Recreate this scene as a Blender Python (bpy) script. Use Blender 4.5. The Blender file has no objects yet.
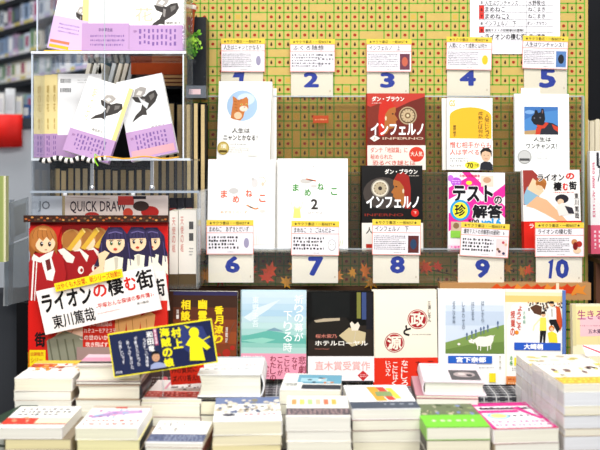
import bpy, math, random
from mathutils import Vector, Matrix
R = random.Random(7)
scene = bpy.context.scene
COL = scene.collection
F = 909.0; HZ = 165.0; EYE = 1.35
# ---------------- camera, light, exposure ----------------
cam_d = bpy.data.cameras.new('camera'); cam = bpy.data.objects.new('camera', cam_d); COL.objects.link(cam)
cam.location = (0, 0, EYE); cam.rotation_euler = (math.pi/2, 0, 0)
cam_d.sensor_width = 36; cam_d.lens = F/600*36; cam_d.shift_y = -60/600
cam_d.dof.use_dof = True; cam_d.dof.focus_distance = 1.98; cam_d.dof.aperture_fstop = 3.9
cam_d.clip_start = 0.05
scene.camera = cam
w = bpy.data.worlds.new('world'); scene.world = w; w.use_nodes = True
w.node_tree.nodes['Background'].inputs[0].default_value = (0.93, 0.96, 1.0, 1)
w.node_tree.nodes['Background'].inputs[1].default_value = 0.40
def area(name, loc, size, sy, power, target, col=(1, 0.98, 0.95)):
    l = bpy.data.lights.new(name, 'AREA'); l.shape = 'RECTANGLE'; l.size = size; l.size_y = sy; l.energy = power; l.color = col
    o = bpy.data.objects.new(name, l); COL.objects.link(o); o.location = loc
    o.rotation_euler = (Vector(target)-Vector(loc)).to_track_quat('-Z', 'Y').to_euler()
area('ceiling_light_strip', (0.0, 0.75, 2.75), 2.6, 0.4, 68, (0, 1.55, 0.8))
area('ceiling_light_aisle', (-1.8, 3.2, 2.9), 1.6, 1.2, 60, (-1.8, 3.8, 0.4))
area('front_fill_light', (0.1, 0.1, 2.05), 2.0, 0.5, 46, (0, 1.55, 0.9))  # added fill lamp below ceiling height, brightens the page edges of the stacks
scene.view_settings.view_transform = 'Standard'; scene.view_settings.look = 'None'
scene.view_settings.exposure = -0.62; scene.view_settings.gamma = 1; scene.view_settings.use_curve_mapping = False

# ---------------- helpers ----------------
def P(x, y, d): return Vector(((x-300)*d/F, d, EYE-(y-HZ)*d/F))
def lin(c): return c/12.92 if c <= 0.04045 else ((c+0.055)/1.055)**2.4
MATS = {}
def M(hexc, rough=0.55, metal=0.0, spec=0.16, noise=0.0):
    key = (hexc, rough, metal, noise)
    if key in MATS: return MATS[key]
    m = bpy.data.materials.new('paint_'+hexc); m.use_nodes = True
    nt = m.node_tree; b = nt.nodes['Principled BSDF']
    c = tuple(lin(int(hexc[i:i+2], 16)/255) for i in (0, 2, 4))
    b.inputs['Base Color'].default_value = (*c, 1)
    b.inputs['Roughness'].default_value = rough; b.inputs['Metallic'].default_value = metal
    b.inputs['Specular IOR Level'].default_value = spec
    if noise:
        n = nt.nodes.new('ShaderNodeTexNoise'); n.inputs['Scale'].default_value = 60; n.inputs['Detail'].default_value = 3
        mx = nt.nodes.new('ShaderNodeMix'); mx.data_type = 'RGBA'
        mx.inputs[6].default_value = (*[v*(1-noise) for v in c], 1); mx.inputs[7].default_value = (*[min(1, v*(1+noise)) for v in c], 1)
        tc = nt.nodes.new('ShaderNodeTexCoord'); nt.links.new(tc.outputs['Object'], n.inputs['Vector'])
        nt.links.new(n.outputs[0], mx.inputs[0]); nt.links.new(mx.outputs[2], b.inputs['Base Color'])
    MATS[key] = m
    return m
def pages(hexc='efe6cf'):
    key = ('pages', hexc)
    if key in MATS: return MATS[key]
    m = bpy.data.materials.new('page_edges'); m.use_nodes = True; nt = m.node_tree; b = nt.nodes['Principled BSDF']
    c = tuple(lin(int(hexc[i:i+2], 16)/255) for i in (0, 2, 4))
    tc = nt.nodes.new('ShaderNodeTexCoord'); mp = nt.nodes.new('ShaderNodeMapping'); mp.inputs['Scale'].default_value = (4, 4, 420)
    n = nt.nodes.new('ShaderNodeTexNoise'); n.inputs['Scale'].default_value = 1.0; n.inputs['Detail'].default_value = 2
    mx = nt.nodes.new('ShaderNodeMix'); mx.data_type = 'RGBA'
    mx.inputs[6].default_value = (*[v*0.66 for v in c], 1); mx.inputs[7].default_value = (*[min(1, v*1.18) for v in c], 1)
    nt.links.new(tc.outputs['Object'], mp.inputs[0]); nt.links.new(mp.outputs[0], n.inputs['Vector'])
    nt.links.new(n.outputs[0], mx.inputs[0]); nt.links.new(mx.outputs[2], b.inputs['Base Color'])
    b.inputs['Roughness'].default_value = 0.85; b.inputs['Specular IOR Level'].default_value = 0.1
    MATS[key] = m; return m
def acrylic(tint=(0.95, 0.96, 0.97), haze=0.05, rough=0.03):
    key = ('acrylic', tint, haze)
    if key in MATS: return MATS[key]
    m = bpy.data.materials.new('acrylic'); m.use_nodes = True; nt = m.node_tree; nt.nodes.clear()
    out = nt.nodes.new('ShaderNodeOutputMaterial'); tr = nt.nodes.new('ShaderNodeBsdfTransparent'); tr.inputs[0].default_value = (*tint, 1)
    gl = nt.nodes.new('ShaderNodeBsdfGlossy'); gl.inputs['Roughness'].default_value = rough
    df = nt.nodes.new('ShaderNodeBsdfDiffuse'); df.inputs[0].default_value = (0.75, 0.78, 0.8, 1)
    lw = nt.nodes.new('ShaderNodeLayerWeight'); lw.inputs[0].default_value = 0.5
    pw = nt.nodes.new('ShaderNodeMath'); pw.operation = 'POWER'; pw.inputs[1].default_value = 4; nt.links.new(lw.outputs['Facing'], pw.inputs[0])
    fr = nt.nodes.new('ShaderNodeMath'); fr.operation = 'MULTIPLY_ADD'; fr.inputs[1].default_value = 0.5; fr.inputs[2].default_value = 0.03; nt.links.new(pw.outputs[0], fr.inputs[0])
    m1 = nt.nodes.new('ShaderNodeMixShader'); m2 = nt.nodes.new('ShaderNodeMixShader'); m1.inputs[0].default_value = haze
    nt.links.new(tr.outputs[0], m1.inputs[1]); nt.links.new(df.outputs[0], m1.inputs[2])
    nt.links.new(fr.outputs[0], m2.inputs[0]); nt.links.new(m1.outputs[0], m2.inputs[1]); nt.links.new(gl.outputs[0], m2.inputs[2])
    nt.links.new(m2.outputs[0], out.inputs[0]); MATS[key] = m; return m
CLEAR = acrylic(); EDGE = acrylic((0.75, 0.82, 0.88), 0.4); SMOKE_SHADE = acrylic((0.84, 0.79, 0.64), 0.02)  # smoky tint also carries the shade behind the rack shelf

class MB:
    def __init__(s): s.v = []; s.f = []; s.m = []; s.mats = []; s.sm = []
    def mi(s, mat):
        if isinstance(mat, str): mat = M(mat)
        if mat not in s.mats: s.mats.append(mat)
        return s.mats.index(mat)
    def add(s, vs, fs, mat, smooth=False):
        b = len(s.v); k = s.mi(mat); s.v.extend([tuple(v) for v in vs])
        for f in fs: s.f.append([b+i for i in f]); s.m.append(k); s.sm.append(smooth)
    def box(s, a, b, mat, mtx=None):
        (x0, y0, z0), (x1, y1, z1) = a, b
        vs = [Vector(p) for p in [(x0,y0,z0),(x1,y0,z0),(x1,y1,z0),(x0,y1,z0),(x0,y0,z1),(x1,y0,z1),(x1,y1,z1),(x0,y1,z1)]]
        if mtx: vs = [mtx @ v for v in vs]
        s.add(vs, [(0,3,2,1),(4,5,6,7),(0,1,5,4),(1,2,6,5),(2,3,7,6),(3,0,4,7)], mat)
    def prism(s, pts, z0, z1, mat, axis='z', smooth=False):   # pts CCW polygon in the plane
        n = len(pts); vs = []
        for z in (z0, z1):
            for p in pts:
                vs.append((p[0], p[1], z) if axis == 'z' else (p[0], z, p[1]) if axis == 'y' else (z, p[0], p[1]))
        fs = [tuple(range(n))[::-1], tuple(range(n, 2*n))]
        s.add(vs, fs, mat); b = len(s.v)-2*n; k = s.mi(mat)
        for i in range(n):
            j = (i+1) % n; s.f.append([b+i, b+j, b+n+j, b+n+i]); s.m.append(k); s.sm.append(smooth)
    def tube(s, pts, r, mat, n=8, rfun=None, mfun=None):
        pts = [Vector(p) for p in pts]; rings = []
        for i, p in enumerate(pts):
            t = (pts[min(i+1, len(pts)-1)]-pts[max(i-1, 0)]).normalized()
            u = t.cross(Vector((0, 0, 1)));  u = t.cross(Vector((1, 0, 0))) if u.length < 1e-3 else u
            u.normalize(); v = t.cross(u); rr = rfun(i/(len(pts)-1)) if rfun else r
            rings.append([p+(u*math.cos(a)+v*math.sin(a))*rr for a in [2*math.pi*k/n for k in range(n)]])
        for i in range(len(pts)-1):
            s.add(rings[i]+rings[i+1], [(k, (k+1) % n, n+(k+1) % n, n+k) for k in range(n)], mfun(i) if mfun else mat, True)
        s.add(rings[0], [tuple(range(n))[::-1]], mat); s.add(rings[-1], [tuple(range(n))], mfun(len(pts)-2) if mfun else mat)
    def lathe(s, c, prof, mat, n=20):
        vs = []; fs = []
        for (r, z) in prof:
            for k in range(n): vs.append((c[0]+r*math.cos(2*math.pi*k/n), c[1]+r*math.sin(2*math.pi*k/n), c[2]+z))
        for i in range(len(prof)-1):
            for k in range(n): fs.append((i*n+k, i*n+(k+1) % n, (i+1)*n+(k+1) % n, (i+1)*n+k))
        fs.append(tuple(range(n))[::-1]); s.add(vs, fs, mat, True)
    def build(s, name, parent=None):
        me = bpy.data.meshes.new(name); me.from_pydata(s.v, [], s.f)
        for m in s.mats: me.materials.append(m)
        me.polygons.foreach_set('material_index', s.m); me.polygons.foreach_set('use_smooth', s.sm); me.update()
        o = bpy.data.objects.new(name, me); COL.objects.link(o)
        if parent: o.parent = parent
        return o
def tag(o, label=None, cat=None, group=None, kind=None):
    if label: o['label'] = label
    if cat: o['category'] = cat
    if group: o['group'] = group
    if kind: o['kind'] = kind
    return o
def empty(name, loc, rot=(0, 0, 0)):
    o = bpy.data.objects.new(name, None); COL.objects.link(o); o.location = loc; o.rotation_euler = rot; o.empty_display_size = 0.02
    return o
TC = {}
def glyphs(s, bold):
    k = (s, bold)
    if k in TC: return TC[k]
    cu = bpy.data.curves.new('lettering', 'FONT'); cu.body = s; cu.resolution_u = 2; cu.size = 1
    o = bpy.data.objects.new('lettering', cu); me = bpy.data.meshes.new_from_object(o)
    vs = [v.co.copy() for v in me.vertices]; fs = [tuple(p.vertices) for p in me.polygons]
    bpy.data.objects.remove(o); bpy.data.curves.remove(cu); bpy.data.meshes.remove(me)
    if vs: bb = (min(v.x for v in vs), min(v.y for v in vs), max(v.x for v in vs), max(v.y for v in vs))
    else: bb = (0, 0, 1, 1)
    TC[k] = (vs, fs, bb); return TC[k]

class Art:
    """flat print on the local plane z; box (x0,y0,x1,y1) in drawing units, y downwards"""
    def __init__(s, mb, box, W, H, z, lift=0.00007):
        s.mb = mb; s.b = box; s.W = W; s.H = H; s.z = z; s.n = 0; s.l = lift
    def p(s, x, y):
        x0, y0, x1, y1 = s.b
        return (((x-x0)/(x1-x0)-0.5)*s.W, (y1-y)/(y1-y0)*s.H, s.z+s.n*s.l)
    def clip(s, x, y):
        x0, y0, x1, y1 = s.b; return min(max(x, x0), x1), min(max(y, y0), y1)
    def poly(s, pts, mat, layer=True):
        if layer: s.n += 1
        vs = [s.p(*s.clip(*q)) for q in pts]
        a = sum(vs[i][0]*vs[(i+1) % len(vs)][1]-vs[(i+1) % len(vs)][0]*vs[i][1] for i in range(len(vs)))
        idx = tuple(range(len(vs)))
        from mathutils.geometry import tessellate_polygon
        tri = tessellate_polygon([[Vector(v) for v in vs]])
        out = []
        for t in tri:
            A, B, C = (vs[i] for i in t)
            cr = (B[0]-A[0])*(C[1]-A[1])-(B[1]-A[1])*(C[0]-A[0])
            out.append(tuple(t) if cr > 0 else tuple(t)[::-1])
        s.mb.add(vs, out, mat)
    def rect(s, x0, y0, x1, y1, mat, layer=True): s.poly([(x0, y0), (x0, y1), (x1, y1), (x1, y0)], mat, layer)
    def ell(s, cx, cy, rx, ry, mat, n=20, layer=True, rot=0):
        c, q = math.cos(rot), math.sin(rot); pts = []
        for i in range(n):
            a = 2*math.pi*i/n; u, v = rx*math.cos(a), ry*math.sin(a); pts.append((cx+u*c-v*q, cy+u*q+v*c))
        s.poly(pts, mat, layer)
    def line(s, pts, wd, mat, layer=True):
        if layer: s.n += 1
        for (a, b) in zip(pts, pts[1:]):
            dx, dy = b[0]-a[0], b[1]-a[1]; L = math.hypot(dx, dy) or 1; nx, ny = -dy/L*wd/2, dx/L*wd/2
            s.poly([(a[0]+nx, a[1]+ny), (a[0]-nx, a[1]-ny), (b[0]-nx, b[1]-ny), (b[0]+nx, b[1]+ny)], mat, False)
    def frame(s, x0, y0, x1, y1, wd, mat):
        s.line([(x0, y0), (x1, y0), (x1, y1), (x0, y1), (x0, y0)], wd, mat)
    def text(s, t, x0, y0, x1, y1, mat, bold=0.0, rot=0, keep=False):
        vs, fs, bb = glyphs(t, 0)
        if not vs: return
        bold = max(bold, 0.014)
        s.n += 1; w0, h0 = bb[2]-bb[0]+2*bold, bb[3]-bb[1]+2*bold; sx, sy = (x1-x0)/w0, (y1-y0)/h0
        cx, cy = (x0+x1)/2, (y0+y1)/2; c, q = math.cos(rot), math.sin(rot)
        n = 2 if bold < 0.012 else 4 if bold < 0.03 else 8
        for j in range(n):
            a = 2*math.pi*(j+0.5)/n if n > 2 else math.pi*j; dx, dy = bold*math.cos(a), bold*math.sin(a)
            out = []
            for v in vs:
                u = (v.x+dx-(bb[0]+bb[2])/2)*sx; k = -(v.y+dy-(bb[1]+bb[3])/2)*sy
                e = s.p(cx+u*c-k*q, cy+u*q+k*c); out.append((e[0], e[1], e[2]+j*0.000004))
            s.mb.add(out, fs, mat)
    def vtext(s, t, cx, y0, y1, wd, mat, bold=0.0, jit=0.0):
        n = len(t); h = (y1-y0)/n
        for i, ch in enumerate(t):
            if ch == ' ': continue
            j = R.uniform(-jit, jit)
            if ch in 'ー': s.rect(cx-wd*0.06+j, y0+i*h+h*0.08, cx+wd*0.08+j, y0+(i+0.92)*h, mat)
            else: s.text(ch, cx-wd/2+j, y0+i*h+h*0.05, cx+wd/2+j, y0+(i+0.95)*h, mat, bold)
            if i < n-1: s.n -= 1
    def lines(s, x0, y0, x1, y1, rows, mat, fill=0.55, dens=1.0, vertical=False):
        s.n += 1
        for r in range(rows):
            if vertical:
                h = (x1-x0)/rows; a = x1-(r+0.5)*h; y = y0
                while y < y1*1.0-(R.random()*0.25*(y1-y0) if r % 3 == 2 else 0):
                    k = h*R.uniform(0.35, 0.75)*dens; s.rect(a-h*fill/2*R.uniform(0.6, 1), y, a+h*fill/2*R.uniform(0.6, 1), min(y+k, y1), mat, False); y += k+h*0.3
            else:
                h = (y1-y0)/rows; a = y0+(r+0.5)*h; x = x0; xe = x1-(R.random()*0.35*(x1-x0) if r % 3 == 2 else 0)
                while x < xe:
                    k = h*R.uniform(0.25, 0.6)*dens; s.rect(x, a-h*fill/2*R.uniform(0.5, 1), min(x+k, x1), a+h*fill/2*R.uniform(0.5, 1), mat, False); x += k+h*R.uniform(0.15, 0.6)

ORD = 'first second third fourth fifth sixth seventh eighth ninth tenth eleventh twelfth thirteenth fourteenth fifteenth sixteenth seventeenth eighteenth nineteenth'.split()
def ordn(i):
    n = i+1
    if n < 20: return ORD[n-1]
    t, u = divmod(n, 10)
    return {2: 'twentieth', 3: 'thirtieth', 4: 'fortieth'}[t] if u == 0 else {2: 'twenty', 3: 'thirty', 4: 'forty'}[t]+'-'+ORD[u-1]

def book(name, W, H, T, loc, rot, label, group=None, cover='f4f2ee', page='f5eedb', hard=False, spine='L', art=None, box=None,
         band=None, spine_mat=None, cat='book', bulge=0.0, spine_art=None):
    """local: x across, y up the cover from the tail, z from back cover to front cover"""
    root = empty(name, loc, rot); tag(root, label, cat, group)
    c = 0.0022 if hard else 0.001; ov = 0.003 if hard else 0.0003; sg = -1 if spine == 'L' else 1
    cm = M(cover, 0.38) if isinstance(cover, str) else cover; sm = cm if spine_mat is None else M(spine_mat, 0.4)
    pb = MB(); xs = sg*(W/2-c-0.0002); xf = -sg*(W/2-ov); a, b = min(xs, xf), max(xs, xf)
    pm = pages(page)
    # page block with a slightly hollowed fore edge when hardbound
    nseg = 6; pts = []
    z0, z1 = c+0.0001, T-c-0.0001
    prof = []
    for i in range(nseg+1):
        t = i/nseg; z = z0+(z1-z0)*t; dep = (0.0035 if hard else 0.0006)*math.sin(math.pi*t)
        prof.append((xf+sg*dep, z))
    pts = [(xs, z0)]+prof+[(xs, z1)]
    area2 = sum(pts[i][0]*pts[(i+1) % len(pts)][1]-pts[(i+1) % len(pts)][0]*pts[i][1] for i in range(len(pts)))
    if area2 > 0: pts = pts[::-1]
    pb.prism(pts, ov, H-ov, pm, axis='y'); pb.build('page_block', root)
    cb = MB()
    cb.box((-W/2, 0, 0), (W/2, H, c), cm); cb.box((-W/2, 0, T-c), (W/2, H, T), cm)
    if hard:
        n = 8; o = []; bl = T*0.14
        for i in range(n+1):
            t = i/n; o.append((sg*(W/2-0.0005+bl*math.sin(math.pi*t)), T*t))
        inn = [(x-sg*c, min(max(z, c*0.6), T-c*0.6)) for x, z in o]
        poly = o+inn[::-1]
        if sg < 0: poly = poly[::-1]
        cb.prism(poly, 0, H, sm, axis='y')
    else:
        cb.box((min(sg*(W/2), sg*(W/2-c)), 0, c), (max(sg*(W/2), sg*(W/2-c)), H, T-c), sm)
    if art: art(Art(cb, box or (0, 0, 100, 100), W, H, T))
    if spine_art: spine_art(cb, sg*(W/2), T, H)
    co = cb.build('cover', root)
    if band:
        frac, bm, fn = band; bb = MB(); e = 0.0022 if art else 0.0003; bh = H*frac; bmm = M(bm, 0.35); h0 = 0
        bb.box((-W/2-0.0003, 0.0002, T+e-0.0003), (W/2+0.0003, bh, T+e), bmm)
        bb.box((-W/2-0.0003, 0.0002, -0.0004), (W/2+0.0003, bh, -0.0001), bmm)
        if not hard:
            x = sg*(W/2+0.0001); bb.box((min(x, x+sg*0.0003), 0.0002, -0.0004), (max(x, x+sg*0.0003), bh, T+e), bmm)
        if fn:
            bx = box or (0, 0, 100, 100); fn(Art(bb, (bx[0], bx[3]-(bx[3]-bx[1])*frac, bx[2], bx[3]), W, bh, T+e))
        bb.build('paper_band', root)
    return root
def stand(name, box, d, T, label, lean=4, roll=0, yaw=0, **kw):
    """face-out standing book whose front cover fills the pixel box at distance d"""
    x0, y0, x1, y1 = box; W = (x1-x0)*d/F; H = (y1-y0)*d/F/math.cos(math.radians(lean))
    base = P((x0+x1)/2, y1, d); r = (math.radians(90-lean), math.radians(roll), math.radians(yaw))
    off = Matrix.Rotation(r[2], 3, 'Z') @ Matrix.Rotation(r[1], 3, 'Y') @ Matrix.Rotation(r[0], 3, 'X') @ Vector((0, 0, T))
    return book(name, W, H, T, base-off, r, label, box=kw.pop('abox', box), **kw)
def slab(name, box, d, T, label, cat, mat, art=None, lean=0, roll=0, yaw=0, group=None, abox=None, edge=None):
    x0, y0, x1, y1 = box; W = (x1-x0)*d/F; H = (y1-y0)*d/F
    base = P((x0+x1)/2, y1, d); r = (math.radians(90-lean), math.radians(roll), math.radians(yaw))
    off = Matrix.Rotation(r[2], 3, 'Z') @ Matrix.Rotation(r[1], 3, 'Y') @ Matrix.Rotation(r[0], 3, 'X') @ Vector((0, 0, T))
    mb = MB(); mb.box((-W/2, 0, 0), (W/2, H, T), mat if not isinstance(mat, str) else M(mat, 0.4))
    if art: art(Art(mb, abox or box, W, H, T))
    o = mb.build(name); o.location = base-off; o.rotation_euler = r
    return tag(o, label, cat, group)
# ---------------- setting ----------------
def struct(name, mb):
    o = mb.build(name); o['kind'] = 'structure'; return o
m = MB(); m.box((-5, -2, -0.05), (4, 8, 0), M('a9adb4', 0.25, noise=0.12)); struct('floor', m)
m = MB(); m.box((-5, 7.5, 0), (4, 7.6, 3), M('c4c6ca', 0.8, noise=0.05)); struct('wall_back', m)
m = MB(); m.box((2.2, 2.4, 0), (2.3, 7.5, 3), M('35363a', 0.8, noise=0.05)); struct('wall_right', m)
m = MB(); a, b = P(583, 0, 2.45), P(680, 0, 2.45); m.box((a.x, 2.4, 0), (b.x, 2.8, 3), M('12141a', 0.5, noise=0.1)); struct('trim_1', m)

TABLE = 0.80; LEDGE = 0.897
# sales table, its ledge and the plaid cloth
t = empty('display_table', (0.05, 1.7, 0)); tag(t, 'low sales table under the stacks of books', 'table')
m = MB(); m.box((-0.75, -0.42, 0.765), (0.60, 0.40, TABLE), M('5b4634', 0.5, noise=0.15)); m.build('table_top', t)
for sx in (-0.7, 0.56):
    for sy in (-0.38, 0.36):
        m = MB(); m.box((sx-0.025, sy-0.025, 0), (sx+0.025, sy+0.025, 0.765), '2b2622'); m.build('leg', t)
def plaid():
    mm = bpy.data.materials.new('plaid_cloth'); mm.use_nodes = True; nt = mm.node_tree; b = nt.nodes['Principled BSDF']
    tc = nt.nodes.new('ShaderNodeTexCoord'); sp = nt.nodes.new('ShaderNodeSeparateXYZ'); nt.links.new(tc.outputs['Object'], sp.inputs[0])
    def stripe(src, per, wd, off=0.0):
        a = nt.nodes.new('ShaderNodeMath'); a.operation = 'ADD'; a.inputs[1].default_value = 10+off; nt.links.new(src, a.inputs[0])
        q = nt.nodes.new('ShaderNodeMath'); q.operation = 'MODULO'; q.inputs[1].default_value = per; nt.links.new(a.outputs[0], q.inputs[0])
        l = nt.nodes.new('ShaderNodeMath'); l.operation = 'LESS_THAN'; l.inputs[1].default_value = wd; nt.links.new(q.outputs[0], l.inputs[0]); return l.outputs[0]
    add = nt.nodes.new('ShaderNodeMath'); add.operation = 'ADD'; nt.links.new(sp.outputs[1], add.inputs[0]); nt.links.new(sp.outputs[2], add.inputs[1])
    col = None; base = (0.10, 0.10, 0.12, 1); cur = base
    prev = None
    for src, per, wd, off, c in ((sp.outputs[0], 0.024, 0.010, 0, (0.03, 0.03, 0.04, 1)), (add.outputs[0], 0.014, 0.006, 0, (0.035, 0.035, 0.045, 1)),
                                 (sp.outputs[0], 0.024, 0.0022, -0.016, (0.5, 0.5, 0.5, 1)), (add.outputs[0], 0.014, 0.0016, -0.009, (0.5, 0.5, 0.5, 1))):
        mx = nt.nodes.new('ShaderNodeMix'); mx.data_type = 'RGBA'; nt.links.new(stripe(src, per, wd, off), mx.inputs[0])
        if prev is None: mx.inputs[6].default_value = (0.22, 0.22, 0.24, 1)
        else: nt.links.new(prev, mx.inputs[6])
        mx.inputs[7].default_value = c; prev = mx.outputs[2]
    nt.links.new(prev, b.inputs['Base Color']); b.inputs['Roughness'].default_value = 0.9; return mm
m = MB(); m.box((-0.57, 0.085, TABLE), (0.60, 0.3, LEDGE-0.002), M('4a3a2c', 0.6, noise=0.1)); m.build('riser', t)
PL = plaid(); m = MB()
prof = [(1.779, TABLE+0.001), (1.781, TABLE+0.03), (1.777, TABLE+0.06), (1.781, LEDGE-0.012), (1.785, LEDGE-0.001), (1.80, LEDGE+0.001), (1.90, LEDGE+0.001), (1.998, LEDGE+0.001)]
n = 60; vs = []; fs = []
for i in range(n+1):
    x = -0.525+1.18*i/n; wv = 0.0016*math.sin(i*0.9)
    for (yy, zz) in prof: vs.append((x, yy+(wv if zz < LEDGE-0.005 else 0), zz))
k = len(prof)
for i in range(n):
    for j in range(k-1): fs.append((i*k+j, (i+1)*k+j, (i+1)*k+j+1, i*k+j+1))
m.add(vs, fs, PL, True); o = m.build('plaid_tablecloth'); so = o.modifiers.new('thick', 'SOLIDIFY'); so.thickness = 0.001; so.offset = 0
tag(o, 'black and white plaid cloth covering the ledge between stacks and upright books', 'tablecloth')

# ---------------- patterned display board ----------------
DB = 2.15
def board_art(A):
    x0, y0, x1, y1 = A.b; G = '6aa434'; rr = random.Random(3)
    cols = [x0+8.35*i for i in range(int((x1-x0)/8.35)+1)]; rows = [y0+9.05*i for i in range(int((y1-y0)/9.05)+1)]
    nC, nR = len(cols)-1, len(rows)-1; used = set(); blocks = []
    for _ in range(150):
        i, j = rr.randrange(nC-3), rr.randrange(nR-3); wv, hv = rr.choice([(3, 1), (1, 3), (3, 1), (1, 2), (2, 1), (4, 1)])
        cells = {(i+a, j+b) for a in range(wv) for b in range(hv)}
        if cells & used or i+wv > nC or j+hv > nR: continue
        used |= cells; blocks.append((i, j, wv, hv, cells))
    inner = {}
    for n_, bl in enumerate(blocks):
        for c in bl[4]: inner[c] = n_
    A.n = 1
    for i, x in enumerate(cols):
        for j in range(nR):
            if (i, j) in inner and inner.get((i-1, j)) == inner[(i, j)]: continue
            A.rect(x-0.65, rows[j]-0.5, x+0.65, rows[j+1]+0.5, G, False)
    A.n = 2
    for j, y in enumerate(rows):
        for i in range(nC):
            if (i, j) in inner and inner.get((i, j-1)) == inner[(i, j)]: continue
            A.rect(cols[i]-0.5, y-0.65, cols[i+1]+0.5, y+0.65, G, False)
    A.n = 3
    for i in range(nC):
        for j in range(nR):
            if (i, j) in inner: continue
            cx, cy = (cols[i]+cols[i+1])/2, (rows[j]+rows[j+1])/2
            if rr.random() < 0.05: A.poly([(cx+3.4*math.cos(a*0.785)*(1 if a % 2 else 0.6), cy+3.4*math.sin(a*0.785)*(1 if a % 2 else 0.6)) for a in range(8)], 'c9a84a', False); continue
            if (i+j) % 2: A.ell(cx, cy, 1.7, 1.6, 'a02c14', 8, False)
            else: A.ell(cx, cy+0.5, 1.15, 1.7, '3a2a14', 7, False); A.ell(cx, cy-1.3, 0.7, 0.7, '4b5a20', 5, False)
bx = (192, -60, 588, 400)
slab('patterned_board', bx, DB, 0.02, 'tall yellow-green board papered in a grid of red and dark dots', 'display board', M('c8ab60', 0.5, noise=0.08), board_art)

# ---------------- acrylic tiers on the board ----------------
def frame_box(root, name, x0, y0, x1, y1, d, th, mat):
    a, b = P(x0, y1, d), P(x1, y0, d); m = MB(); o = root.location
    m.box((a.x-o.x, d-o.y, a.z-o.z), (b.x-o.x, d+th-o.y, b.z-o.z), mat); return m.build(name, root)
rk = empty('acrylic_wall_rack', P(392, 286, 2.0)); tag(rk, 'smoky acrylic two tier rack, tint includes shelf shade, holding ranked books on the board', 'rack')
frame_box(rk, 'back_panel', 199, 97, 583, 254, 2.125, 0.004, SMOKE_SHADE)
frame_box(rk, 'upper_lip', 199, 95.6, 583, 97, 2.121, 0.006, EDGE)
ww = 384*2.0/F
def rshelf(y, dd0, dd1, nm):
    a, b = P(199, y, dd0), P(583, y, dd0); m = MB(); o = rk.location
    m.box((a.x-o.x, dd0-o.y, a.z-0.003-o.z), (b.x-o.x, dd1-o.y, a.z-o.z), acrylic((0.8, 0.8, 0.76), 0.1)); return m.build(nm, rk)
rshelf(172, 2.06, 2.125, 'upper_shelf')
frame_box(rk, 'front_panel', 201, 172, 581, 252, 2.055, 0.003, acrylic((0.87, 0.83, 0.72), 0.02))
rshelf(251, 1.965, 2.06, 'lower_shelf')
frame_box(rk, 'front_lip', 205, 249.5, 578, 286, 1.958, 0.004, acrylic((0.92, 0.9, 0.86), 0.02))
frame_box(rk, 'lip_edge', 205, 248.6, 578, 249.6, 1.957, 0.006, EDGE)
for x in (583.5,): frame_box(rk, 'side_edge', x-1, 96, x+1, 256, 2.115, 0.012, EDGE)
frame_box(rk, 'side_edge', 576.5, 249, 578.5, 287, 1.957, 0.01, EDGE)

# maple leaves hanging behind the front lip
ga = empty('maple_leaf_garland', P(390, 286, 2.0)); tag(ga, 'garland of red and orange maple leaves behind the lower acrylic lip', 'garland')
def leaf_pts(r):
    pts = []
    for k, (an, rad) in enumerate([(-90, 1), (-70, .45), (-45, .85), (-30, .4), (0, .9), (25, .4), (50, .6), (80, .25), (90, .15), (100, .25), (130, .6), (155, .4), (180, .9), (210, .4), (225, .85), (250, .45)]):
        pts.append((r*rad*math.cos(math.radians(an)), -r*rad*math.sin(math.radians(an))))
    return pts
m = MB(); o = ga.location
m.tube([P(x, 274+4*math.sin(x*0.07), 1.998)-o for x in range(205, 580, 12)], 0.0012, '4a3418'); m.build('cord', ga)
rl = random.Random(11)
for i in range(34):
    x = 208+i*11.1+rl.uniform(-4, 4); y = 275+rl.uniform(-9, 8); c = rl.choice(['d24a1c', 'e8801c', 'c0381a', 'd99a2c', 'a2401c', '7a6a2c', 'f09a40']) if x < 500 else rl.choice(['d63318', 'd9501c', 'cf8a2a'])
    pts = leaf_pts(rl.uniform(0.014, 0.026)); m = MB(); m.prism(pts[::-1], -0.0003, 0.0003, M(c, 0.6, noise=0.2)); 
    lf = m.build('leaf', ga); lf.location = P(x, y, 1.975+rl.uniform(0.0, 0.02))-o
    lf.rotation_euler = (math.radians(90+rl.uniform(-30, 30)), rl.uniform(-2.5, 2.5), rl.uniform(-0.4, 0.4))
# orange leaf printed box right below the rack
def leafstrip(A):
    x0, y0, x1, y1 = A.b
    for i in range(9):
        x = 497+i*10; A.poly([(x-6, 288+(i % 3)*3), (x, 283.5), (x+4, 287), (x+9, 285), (x+6, 291), (x+10, 295), (x, 293), (x-5, 296)], ['d9501c', 'cf3a18', 'e08a34'][i % 3])
    A.rect(556, y0, 559, y1, 'efe2c4'); 
slab('leaf_print_box', (440, 283, 591, 300), 1.94, 0.03, 'low box printed with red maple leaves behind the upright books at right', 'box', 'b98a58', leafstrip)
slab('wooden_backing_strip', (150, 287, 440, 299), 1.99, 0.02, 'dark brown wooden strip behind the upright books', 'wood strip', M('4a3426', 0.6, noise=0.2))

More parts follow.
